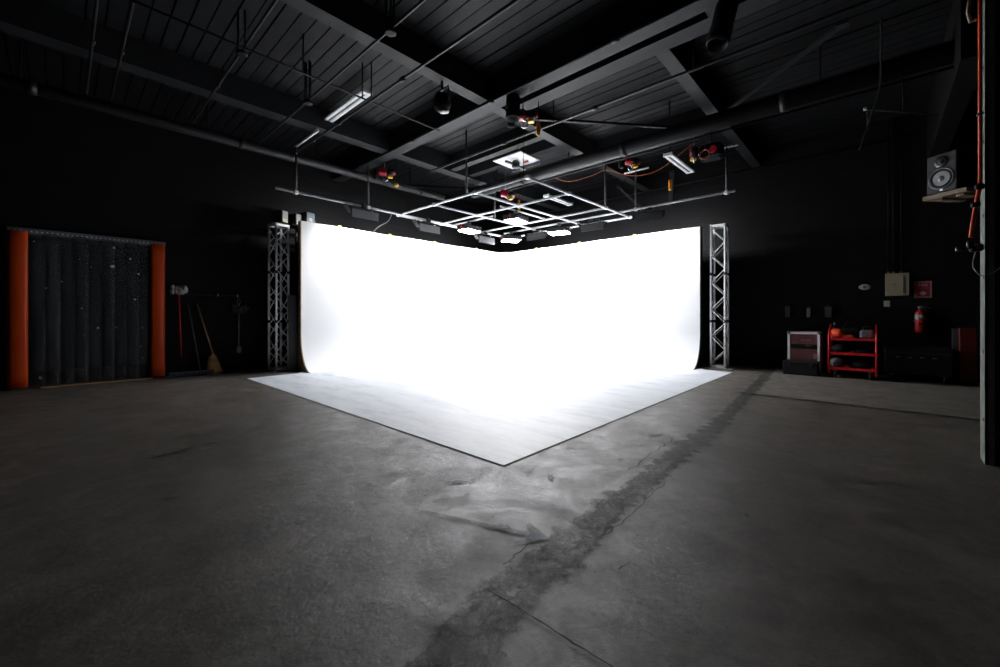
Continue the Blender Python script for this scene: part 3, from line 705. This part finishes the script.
t = thing('drop_pipe', 'thin grey pipe with a short drop leg near the alcove header', 'pipe', (5.598, -2.034, 4.2))
CY((0, 0, 0), (1.05, -.86, 0), .012, n=8).build('pipe', 'rod', t)
CY((.04, -.03, 0), (.04, -.03, -.32), .012, n=8).build('drop_leg', 'rod', t)
CY((.5, -.41, 0), (.5, -.41, .8), .008, n=6).build('hanger_rod', 'pipedk', t)
B(-.02, -.02, -.02, .02, .02, .02, bev=.005).build('end_fitting', 'alu', t)

# ================================================================ STRIP CURTAIN
sc = thing('strip_curtain', 'clear vinyl strip curtain with orange edge strips in the black wall', 'strip curtain', (-2.0, YL-.06, 0))
def vstrip(xc, wd, yb, m, seed, label=None):
    rd = random.Random(seed); mb = MB(); nu, nv = 7, 12; ph = rd.uniform(0, 6); tw = rd.uniform(-.012, .012)
    z0, z1 = .03, 2.53
    for v in range(nv+1):
        z = z1+(z0-z1)*v/nv
        for u in range(nu):
            s = u/(nu-1)*2-1
            y = yb - .026*(1-s*s) + (tw*s+.006*math.sin(3*z+ph))*(v/nv)
            mb.v.append((xc+s*wd/2, y, z))
    for v in range(nv):
        for u in range(nu-1):
            a = v*nu+u; mb.f.append((a, a+1, a+nu+1, a+nu)); mb.sm.append(True)
    o = mb.build('strip', m, sc, label)
    md = o.modifiers.new('thickness', 'SOLIDIFY'); md.thickness = .003
    return o
vstrip(-.855, .21, -.035, 'orange', 1, 'orange edge strip'); vstrip(.855, .21, -.035, 'orange', 2, 'orange edge strip')
for k in range(9):
    vstrip(-.66+k*.165, .205, -.02 if k % 2 else .012, 'clear', 10+k)
B(-.97, -.035, 2.50, .97, .05, 2.585, bev=.006).build('rail', 'steel', sc, 'riveted metal header rail')
rv = CY((0, -.040, 0), (0, -.034, 0), .010, n=8).mesh('rivet', 'alu')
for k in range(34): inst(rv, 'rivet', sc, (-.94+k*.057, 0, 2.535))
B(-.62, -.06, 0, .78, -.02, .02).build('threshold', 'tan', sc, 'wooden threshold strip')

# ================================================================ BROOMS ON THE LEFT WALL
wy = YL
rl = thing('hook_rail', 'thin dark rail with hooks above the brooms', 'hook rail', (-.1, wy, 1.60))
B(-.75, -.02, -.012, .45, 0, .012).build('rail', 'pipe', rl)
for x in (-.72, -.08, .27): MB().tube([(x, -.02, .0), (x, -.06, -.02), (x, -.07, .0), (x, -.07, .03)], .008).build('hook', 'alu', rl)
t = thing('dust_mop', 'grey dust mop with red handle hung head up by the strip curtain', 'mop', (-.83, wy-.09, .36))
CY((.04, 0, 0), (0, 0, 1.22), .014).build('handle', 'red', t)
mb = MB(); rd = random.Random(5)
for k in range(26):
    mb.blob((rd.uniform(-.10, .10), rd.uniform(-.02, .02), 1.32+rd.uniform(-.05, .05)), (.05, .04, .05), k, .25, 8, 6)
mb.build('mop_head', 'mop', t)['kind'] = 'stuff'
CY((.04, 0, -.02), (.04, 0, .03), .018).build('grip', 'darkred', t)
t = thing('push_broom', 'push broom with thin dark handle and blue grey bristles', 'broom', (-.66, 7.58, 0))
B(-.36, -.03, .075, .36, .03, .10, bev=.012).build('head_block', 'bristle', t)
mb = MB()
for k in range(60): mb.cyl((-.345+k*.0117, random.uniform(-.025, .025), .08), (-.345+k*.0117+random.uniform(-.01, .01), random.uniform(-.04, .04), .003), .010, .007, n=5)
mb.build('bristles', 'bristle', t)['kind'] = 'stuff'
CY((.13, 0, .10), (-.02, .28, 1.42), .011).build('handle', 'rod', t)
t = thing('corn_broom', 'straw corn broom with wooden handle leaning on the black wall', 'broom', (-.27, wy-.22, 0))
CY((-.03, 0, .40), (-.26, .20, 1.42), .014).build('handle', 'tan', t)
mb = MB()
for j in range(9):
    t0 = j/8
rings = [(.0, .40, .022, .02), (-.01, .34, .075, .035), (.0, .24, .10, .04), (.025, .10, .125, .045), (.045, .015, .135, .048)]
nn_ = 16
for (cx, z, rx, ry) in rings:
    for k in range(nn_):
        a = 2*math.pi*k/nn_; q = 1+(.10*math.sin(7*a) if z < .3 else 0); mb.v.append((cx-.03+rx*q*math.cos(a), ry*q*math.sin(a), z+(.02*math.cos(a) if z < .05 else 0)))
for j in range(len(rings)-1):
    for k in range(nn_):
        a = j*nn_+k; b = j*nn_+(k+1) % nn_; mb.f.append((a, a+nn_, b+nn_, b)); mb.sm.append(True)
mb.f.append(tuple(range((len(rings)-1)*nn_, len(rings)*nn_))); mb.sm.append(False)
mb.build('straw_head', 'straw', t)
for z, rx, ry in ((.30, .092, .042), (.265, .10, .044)):
    MB().tube([(-.03+rx*math.cos(a), ry*math.sin(a), z) for a in [k*math.pi/8 for k in range(17)]], .005, 6).build('stitching', 'darkred', t)
t = thing('feather_duster', 'dark shaggy duster with grey handle hung on the black wall', 'duster', (.19, wy-.08, .40))
CY((0, 0, .0), (0, 0, .95), .013).build('handle', 'oak', t)
B(-.045, -.025, -.02, .045, .025, .12, bev=.015).build('grip_end', 'boxgrey', t)
mb = MB(); rd = random.Random(9)
for k in range(22): mb.blob((rd.uniform(-.12, .15), rd.uniform(-.02, .02), .92+rd.uniform(-.07, .07)), (.05, .03, .045), k+50, .3, 8, 6)
mb.build('shaggy_head', 'duster', t)['kind'] = 'stuff'
MB().tube([(0, 0, .95), (-.03, .02, 1.08), (0, .04, 1.18), (.03, .02, 1.08), (0, 0, .95)], .006, 6).build('hanging_loop', 'boxgrey', t)

# things behind the plywood end of the cove
t = thing('timber_stand', 'black timber stand between the truss and the cove end', 'stand', (1.42, 7.34, 0))
for x in (-.17, .22):
    for y in (-.16, .16): B(x-.025, y-.025, 0, x+.025, y+.025, 3.14).build('post', 'black', t)
for z in (.6, 2.78, 2.92):
    for y in (-.185, .135): B(-.195, y, z, .245, y+.05, z+.05).build('crossbar', 'blackm', t)
B(-.40, -.22, 3.14, .26, .2, 3.165).build('top_board', 'black', t)
o = B(-.085, 0, 0, .085, .02, 1.62, bev=.004).build('grey_board', 'boardgrey'); o.location = (.97, 6.925, 0.001); o.rotation_euler = (math.radians(-2.4), 0, 0)
tag(o, 'narrow dark grey board standing behind the cove end', 'board')
def powerbox(label, loc, rz, w_, d_, h_, m):
    t = thing('power_box', label, 'box', loc, rz, 'small boxes above the cove end')
    B(-w_/2, -d_/2, 0, w_/2, d_/2, h_, bev=.01).build('case', 'blackm', t)
    B(-w_/2+.015, -d_/2-.008, .01, w_/2-.005, -d_/2, h_-.01).build('face', m, t)
    if m != 'teal':
        B(-w_/2+.02, -d_/2-.012, .05, w_/2-.02, -d_/2-.007, .085).build('label_strip', 'labely', t)
        B(-w_/2+.02, -d_/2-.012, .015, w_/2-.02, -d_/2-.007, .048).build('label_strip', 'signwhite', t)
    else:
        CY((0, -d_/2-.012, .15), (0, -d_/2-.007, .15), .045, n=16).build('dial', 'boxgrey', t)
        MB().lathe((w_/2+.02, 0, .12), [(.11, -.02), (.11, .02)], (1, 0, 0), 20).build('side_wheel', 'blackm', t)
    return t
powerbox('small black power box with grey face on top of the truss', (.80, 7.25, 3.163), .5, .17, .28, .26, 'boxgrey')
powerbox('small black power box with pale label on the timber stand', (1.13, 7.30, 3.166), .35, .15, .24, .25, 'boxgrey')
powerbox('teal fronted box behind the top of the cove', (1.38, 7.25, 3.166), .3, .22, .22, .32, 'teal')

# ================================================================ RIGHT WALL THINGS
# electrical panel
t = thing('electrical_panel', 'beige electrical panel with three conduits on the black wall', 'electrical panel', (XR-.004, -2.44, 1.56))
B(-.11, -.165, 0, 0, .165, .43, bev=.008).build('cabinet', 'beige', t)
B(-.122, -.105, .04, -.11, .105, .39, bev=.004).build('door', 'beige', t)
B(-.126, -.098, .05, -.121, -.082, .38).build('door_shadow_line', 'beigedk', t)  # shadow line of the door, put in as a darkened beige strip
B(-.135, .02, .20, -.122, .05, .23).build('latch', 'steel', t)
for y in (.12, .05, -.06): CY((-.05, y, .43), (-.05, y, DECK-1.56), .013, n=8).build('conduit', 'pipedk', t); CY((-.05, y, .43), (-.05, y, .47), .02, n=8).build('conduit_collar', 'steel', t)
# sign
t = thing('fire_sign', 'red fire sign with striped border on the black wall', 'sign', (XR, -2.79, 1.51))
B(-.012, -.118, 0, 0, .118, .315, bev=.004).build('board', 'signred', t)
def sq(y0, z0, y1, z1, y2, z2, y3, z3, x=-.0135): return [(x, y0, z0), (x, y1, z1), (x, y2, z2), (x, y3, z3)]
for k in range(9):
    y = .112-k*.0262
    for zb in (.004, .288): MB().quad(*sq(y, zb, y-.012, zb, y-.020, zb+.022, y-.008, zb+.022)).build('stripe', 'signwhite', t)
for k in range(10):
    z = .030+k*.026
    for yb in (.114, -.092): MB().quad(*sq(yb, z, yb, z+.012, yb-.022, z+.020, yb-.022, z+.008)).build('stripe', 'signwhite', t)
MB().quad((-.0135, .05, .085), (-.0135, 0, .045), (-.0135, -.05, .085), (-.0135, 0, .135)).build('arrow', 'signwhite', t)
MB().tube([(-.0135, .07-.014*k, .165+.02*math.sin(math.pi*k/10)) for k in range(11)], .004, 4).build('arc', 'signorange', t)
def letters(txt, parent, size, loc, rot, m, name='lettering'):
    cu = bpy.data.curves.new(name, 'FONT'); cu.body = txt; cu.size = size; cu.align_x = 'CENTER'; cu.extrude = .0008
    tmp = bpy.data.objects.new(name, cu); COL.objects.link(tmp); dg = bpy.context.evaluated_depsgraph_get()
    me = bpy.data.meshes.new_from_object(tmp.evaluated_get(dg)); bpy.data.objects.remove(tmp)
    me.materials.clear(); me.materials.append(M[m]); me.name = name
    o = bpy.data.objects.new(name, me); COL.objects.link(o); o.parent = parent; o.location = loc; o.rotation_euler = rot; return o
RX = (math.pi/2, 0, -math.pi/2)
letters('FIRE', t, .072, (-.0135, 0, .215), RX, 'signwhite')
# extinguisher
t = thing('fire_extinguisher', 'red fire extinguisher with pale label hung under the fire sign', 'fire extinguisher', (XR-.10, -2.745, .86))
MB().lathe((0, 0, 0), [(.05, 0), (.066, .012), (.068, .05), (.068, .34), (.058, .385), (.03, .42), (.022, .44)], n=24).build('cylinder', 'red', t)
MB().lathe((0, 0, .25), [(.0695, 0), (.0695, .085)], n=24).build('label_band', 'signwhite', t, 'pale paper label')
B(-.07, -.045, .165, -.0675, .02, .18).build('strap_clip', 'chrome', t)
CY((0, 0, .43), (0, 0, .475), .022).build('valve', 'steel', t)
MB().tube([(-.01, .03, .48), (0, -.03, .505), (0, -.13, .51)], .008, 6).build('lever', 'chrome', t)
MB().tube([(0, 0, .475), (0, -.06, .48), (0, -.15, .455)], .007, 6).build('carry_handle', 'steel', t)
MB().tube([(0, -.02, .455), (.0, -.085, .42), (0, -.095, .30), (0, -.08, .16)], .011, 8).build('hose', 'rubber', t)
B(.055, -.03, .10, .10, .03, .34).build('wall_bracket', 'blackm', t)
CY((-.02, .078, .215), (-.02, .07, .215), .012, n=8).build('gauge', 'alu', t)
# switch, oval, hanging things
t = thing('wall_switch', 'small white switch plate below the electrical panel', 'switch', (XR, -2.30, 1.35))
B(-.012, -.045, 0, 0, .045, .12, bev=.004).build('plate', 'signwhite', t); B(-.022, -.012, .045, -.012, .012, .08, bev=.003).build('toggle', 'signwhite', t)
t = thing('smoke_sensor', 'small oval pale sensor on the black wall', 'sensor', (XR, -1.98, 1.75))
mb = MB().lathe((0, 0, 0), [(.095, 0), (.095, .015), (.07, .04), (.03, .045)], (-1, 0, 0), 24); mb.v = [(x, y, z*.62) for x, y, z in mb.v]; mb.build('body', 'signwhite', t)
mb = MB().lathe((-.045, 0, 0), [(.03, 0), (.028, .004)], (-1, 0, 0), 16); mb.build('centre', 'steel', t)
hr = thing('peg_rail', 'black peg rail above the flight case', 'peg rail', (XR, -1.05, 1.38))
B(-.02, -.52, -.02, 0, .52, .02).build('rail', 'black', hr)
for y in (.34, -.03, -.36): CY((-.02, y, 0), (-.09, y, .02), .01, n=6).build('peg', 'pipe', hr)
for (y, w_, h_, m, lab) in ((-.71, .10, .24, 'boardgrey', 'grey fabric pouch hung on the peg rail beside the black wall end'), (-1.08, .07, .20, 'boxgrey', 'slim grey tool hung on the middle peg'), (-1.41, .12, .22, 'boardgrey', 'dark grey pouch hung on the peg nearest the red cart')):
    t = thing('hanging_pouch', lab, 'pouch', (XR-.075, y, 1.14))
    MB().prism([(-.02, -w_/2*.8, 0), (-.02, w_/2*.8, 0), (-.02, w_/2, h_), (-.02, -w_/2, h_)], .04, (1, 0, 0)).build('body', m, t)
    MB().tube([(0, -w_/3, h_), (0, 0, h_+.07), (0, w_/3, h_)], .006, 6).build('loop', 'blackm', t)
# flight case
t = thing('flight_case', 'maroon flight case with pale metal edges standing by the wall', 'flight case', (8.26, -1.05, 0))
fx0, fx1, fy0, fy1, fz0, fz1 = -.26, .26, -.27, .27, .0, .84
B(fx0+.012, fy0+.012, fz0+.01, fx1-.012, fy1-.012, fz1-.012).build('body', 'maroon', t)
e = .022
for y in (fy0, fy1-e*2):
    for x in (fx0, fx1-e*2): B(x, y, fz0, x+e*2, y+e*2, fz1, bev=.004).build('edge_profile', 'alu', t)
for z in (fz0, fz1-e*2):
    for x in (fx0, fx1-e*2): B(x+.001, fy0+e*2, z, x+e*2-.001, fy1-e*2, z+e*2).build('edge_profile', 'alu', t)
    for y in (fy0, fy1-e*2): B(fx0+e*2, y+.001, z, fx1-e*2, y+e*2-.001, z+e*2).build('edge_profile', 'alu', t)
for y in (fy0, fy1):
    for z in (fz0, fz1): MB().blob((fx0+.02, y-math.copysign(.02, y), z+(.02 if z < .1 else -.02)), (.036, .036, .036), 1, 0, 12, 8).build('ball_corner', 'steel', t)
B(fx0-.004, fy0+.045, .50, fx0+.012, fy1-.045, .59).build('lid_seam', 'black', t, 'black seam band')
B(fx0-.018, -.13, .555, fx0-.004, -.03, .59, bev=.004).build('latch', 'chrome', t)
B(fx0-.006, -.02, .665, fx0+.012, .05, .68).build('lettering_mark', 'boxgrey', t); B(fx0-.006, -.12, .665, fx0+.012, -.04, .68).build('lettering_mark', 'boxgrey', t)
B(fx0-.008, fy0+.05, .30, fx0+.012, fy0+.11, .40).build('shipping_label', 'boxgrey', t)
t = thing('equipment_case', 'low black equipment case in front of the maroon flight case', 'case', (7.74, -1.04, 0))
B(-.22, -.28, .012, .20, .28, .22, bev=.012).build('body', 'softblack', t)
B(-.221, -.282, .22, .20, .282, .265, bev=.012).build('lid', 'softblack', t)
for y in (-.18, .18): B(-.232, y-.02, .19, -.22, y+.02, .24).build('latch', 'blackm', t)
for x in (-.18, .16):
    for y in (-.26, .26): CY((x, y, 0), (x, y, .014), .02, n=10).build('foot', 'rubber', t)
# red cart
c = thing('utility_cart', 'red three shelf utility cart on casters', 'cart', (7.62, -1.82, 0))
CW, CDp = .335, .58      # half width (y), depth (x)
for s in (-1, 1):
    y = s*CW
    pts = [(0, y, .07), (0, y, .72), (.015, y, .79), (.06, y, .845), (.13, y, .88), (CDp-.10, y, 1.0), (CDp-.03, y, .98), (CDp, y, .92), (CDp, y, .86), (CDp, y, .09)]
    MB().tube(pts, .019, 10).build('side_tube', 'red', c)
for z in (.18, .465, .74):
    sh = MB().box(0, -CW, z-.02, CDp, CW, z-.012).box(-.012, -CW+.02, z-.025, .008, CW-.02, z+.022).box(CDp-.008, -CW+.02, z-.025, CDp+.012, CW-.02, z+.022)
    sh.box(.02, -CW-.004, z-.025, CDp-.02, -CW+.012, z+.022).box(.02, CW-.012, z-.025, CDp-.02, CW+.004, z+.022)
    sh.build('shelf', 'red', c)
for x in (.07, CDp-.07):
    for y in (-.25, .25):
        w_ = thing
        cs = MB().box(x-.03, y-.03, .12, x+.03, y+.03, .165).build('caster', 'steel', c)
        MB().lathe((x, y-.018, .062), [(.03, 0), (.062, .004), (.062, .032), (.03, .036)], (0, 1, 0), 18).build('wheel', 'rubber', cs)
        MB().box(x-.012, y-.026, .06, x+.012, y-.021, .13).box(x-.012, y+.021, .06, x+.012, y+.026, .13).build('fork', 'steel', cs)
def soft(name, label, cat, loc, r, m, seed, grp=None, amp=.12):
    mb = MB().blob((0, 0, r[2]), r, seed, amp, 20, 12); mb.v = [(x, y, max(z, 0)) for x, y, z in mb.v]
    o = mb.build(name, m); o.location = loc; return tag(o, label, cat, grp)
ZT = .731
o = B(0, 0, 0, .30, .34, .014).build('wood_board', 'tan'); o.location = (7.64, -2.13, ZT); tag(o, 'thin wooden board on the top shelf of the red cart', 'board')
soft('orange_bag', 'bright orange soft bag on the top shelf of the red cart', 'bag', (7.76, -1.60, ZT), (.12, .13, .10), 'orangebag', 4)
soft('orange_bag', 'small flat orange cloth beside the bright orange soft bag', 'cloth', (7.70, -1.76, ZT), (.05, .09, .045), 'orangebag', 6)
t = thing('shoulder_bag', 'black shoulder bag with straps on the red cart', 'bag', (8.02, -1.78, ZT))
B(-.10, -.16, 0, .10, .16, .20, bev=.05).build('body', 'softblack', t)
MB().tube([(0, -.12, .19), (0, -.06, .30), (0, .06, .30), (0, .12, .19)], .014, 8).build('strap', 'softblack', t)
t = thing('tool_bag', 'dark grey tool bag with red stripe on the red cart', 'bag', (7.80, -2.03, ZT+.014))
B(-.12, -.11, 0, .12, .11, .17, bev=.035).build('body', 'greyhead', t)
MB().prism([(-.124, -.045, .03), (-.124, -.02, .03), (-.124, -.045, .15), (-.124, -.07, .15)], .005, (-1, 0, 0)).build('stripe', 'red', t)
MB().tube([(0, -.08, .16), (0, -.04, .23), (0, .04, .23), (0, .08, .16)], .010, 8).build('handle', 'blackm', t)
t = thing('spray_bottle', 'small dark blue bottle on the red cart', 'bottle', (8.10, -1.54, ZT))
MB().lathe((0, 0, 0), [(.03, 0), (.035, .01), (.035, .19), (.018, .23), (.014, .25)], n=16).build('body', 'teal', t); CY((0, 0, .25), (0, 0, .31), .018).build('cap', 'boxgrey', t)
soft('folded_cloth', 'folded black cloth on the middle shelf of the red cart', 'cloth', (7.90, -1.66, .454), (.20, .15, .09), 'softblack', 11)
soft('folded_cloth', 'flat black cloth pile on the middle shelf next to the folded cloth', 'cloth', (7.90, -1.98, .454), (.20, .15, .05), 'softblack', 12)
soft('sandbag', 'dark grey sandbag on the bottom shelf of the red cart', 'sandbag', (7.80, -1.60, .169), (.14, .13, .10), 'greyhead', 13)
soft('sandbag', 'black sandbag on the bottom shelf next to the grey sandbag', 'sandbag', (7.86, -1.93, .169), (.18, .18, .085), 'softblack', 14)
o = B(-.05, -.13, 0, .05, .13, .045, bev=.005).build('wood_block', 'oak'); o.location = (7.92, -1.78, 0); tag(o, 'short wooden block on the floor under the red cart', 'block')
# black road case
t = thing('road_case', 'black road case on casters below the fire extinguisher', 'case', (8.15, -2.68, 0))
B(-.28, -.42, .13, .33, .42, .62, bev=.012).build('body', 'black', t)
B(-.283, -.424, .50, .333, .424, .53).build('lid_band', 'blackm', t)
for y in (.24, .09, -.06, -.21): B(-.296, y-.028, .43, -.28, y+.028, .45, bev=.004).build('latch', 'steel', t)
for y in (.33, -.33):
    for x in (-.2, .25):
        cs = B(x-.035, y-.035, .105, x+.035, y+.035, .131).build('caster', 'steel', t)
        MB().lathe((x, y-.015, .052), [(.03, 0), (.052, .003), (.052, .027), (.03, .03)], (0, 1, 0), 16).build('wheel', 'rubber', cs)
o = B(-.02, -.10, 0, .02, .10, .97, bev=.004).build('leaning_board', 'darkred'); o.location = (8.12, -3.30, .002); o.rotation_euler = (0, math.radians(2), .25)
tag(o, 'dark red panel standing upright past the black road case', 'panel')
o = B(-.02, -.085, 0, .02, .085, .95, bev=.004).build('leaning_board', 'boardgrey'); o.location = (8.35, -3.22, .002); o.rotation_euler = (0, math.radians(2), 0)
tag(o, 'dark grey panel standing between road case and red panel', 'panel')

# speaker on shelf
ang = math.atan2(.789, .633)           # direction of the front face
sh = thing('wall_shelf', 'pale wooden shelf carrying the studio speaker', 'shelf', (3.56, -2.78, 2.39), ang)
# local x runs along the face, local -y is behind
B(-.02, -.36, 0, .34, .0, .042, bev=.003).build('board', 'oak', sh)
B(.03, -.34, -.02, .09, -.05, 0).build('bracket_rail', 'oak', sh); B(.20, -.34, -.02, .26, -.05, 0).build('bracket_rail', 'oak', sh)
MB().tube([(-.02, -.20, .01), (-.10, -.36, .01), (-.10, -.36, -.25)], .012, 6).build('bracket_arm', 'blackm', sh)
sp = thing('studio_speaker', 'black studio monitor speaker with pale woofer cone on the wooden shelf', 'speaker', (3.60, -2.745, 2.432), ang)
B(0, -.31, 0, .26, -.01, .40, bev=.012).build('cabinet', 'black', sp)
B(.006, -.012, .006, .254, .0, .394, bev=.004).build('front_baffle', 'baffle', sp)
wc = (.13, .0, .145)
MB().lathe(wc, [(.105, 0), (.108, .008), (.098, .012), (.094, .004)], (0, 1, 0), 32).build('woofer_ring', 'steel', sp)
MB().lathe(wc, [(.094, .004), (.088, .012), (.076, .010), (.072, .003)], (0, 1, 0), 32).build('woofer_surround', 'rubber', sp)
MB().lathe(wc, [(.072, .006), (.045, .004), (.028, .002), (.028, .008), (.012, .018)], (0, 1, 0), 32).build('woofer_cone', 'cone', sp)
MB().lathe((.13, 0, .315), [(.058, 0), (.058, .006), (.03, .002), (.014, .004), (.012, .012)], (0, 1, 0), 28).build('tweeter', 'blackm', sp)
B(.118, 0, .022, .142, .004, .038).build('power_light', 'lamp', sp)
# orange cable on the wall end
px_, py_ = 2.615, -2.772
t = thing('extension_cord', 'orange extension cord running down the pale green corner guard', 'cord', (px_, py_, 1.80))
MB().tube([(0, 0, DECK-1.80), (0, 0, 2.4), (.002, 0, 1.4), (0, .0, .45)], .0125, 8).build('upper_cord', 'orangecable', t)
MB().tube([(0, 0, .45), (-.005, .012, .36), (-.012, .035, .18), (-.02, .052, .02)], .014, 8).build('lower_cord', 'orangecable', t)
for z, y in ((.42, .0), (.28, .02)): B(-.03, y-.02, z-.02, .022, y+.03, z+.02, bev=.006).build('tie', 'blackm', t)
for z in (1.95, 1.0): B(-.018, -.018, z-.008, .02, .018, z+.008).build('clip', 'steel', t)
MB().lathe((-.02, .055, .0), [(.014, 0), (.022, -.02), (.022, -.06), (.012, -.075)], n=12).build('plug', 'blackm', t)
t = thing('grip_clamp', 'black and red grip clamp on the pale green corner guard', 'clamp', (2.61, -2.76, 1.735))
B(-.03, -.03, -.03, .03, .05, .03, bev=.012).build('jaw', 'blackm', t)
CY((0, .05, -.005), (0, .11, -.005), .014).build('screw_handle', 'blackm', t); CY((0, .11, -.02), (0, .11, .02), .012).build('t_bar', 'steel', t)
CY((-.032, .0, 0), (-.042, .0, 0), .012).build('knob', 'red', t)
cable('thin_cord', 'thin pale cord looping from the clamp to the rough wall', 'cord', [(2.60, -2.745, 1.70), (2.59, -2.73, 1.60), (2.60, -2.755, 1.53), (2.61, -2.79, 1.51), (2.62, -2.86, 1.55), (2.62, -2.92, 1.65)], .0035, 'signwhite')
t = thing('cable_hook', 'grey curved hook high on the corner guard', 'hook', (2.62, -2.75, 3.58))
MB().tube([(.02, 0, 0), (-.01, .03, -.02), (-.015, .045, .06), (-.01, .035, .16), (.02, 0, .2)], .012, 8).build('hook', 'oak', t)
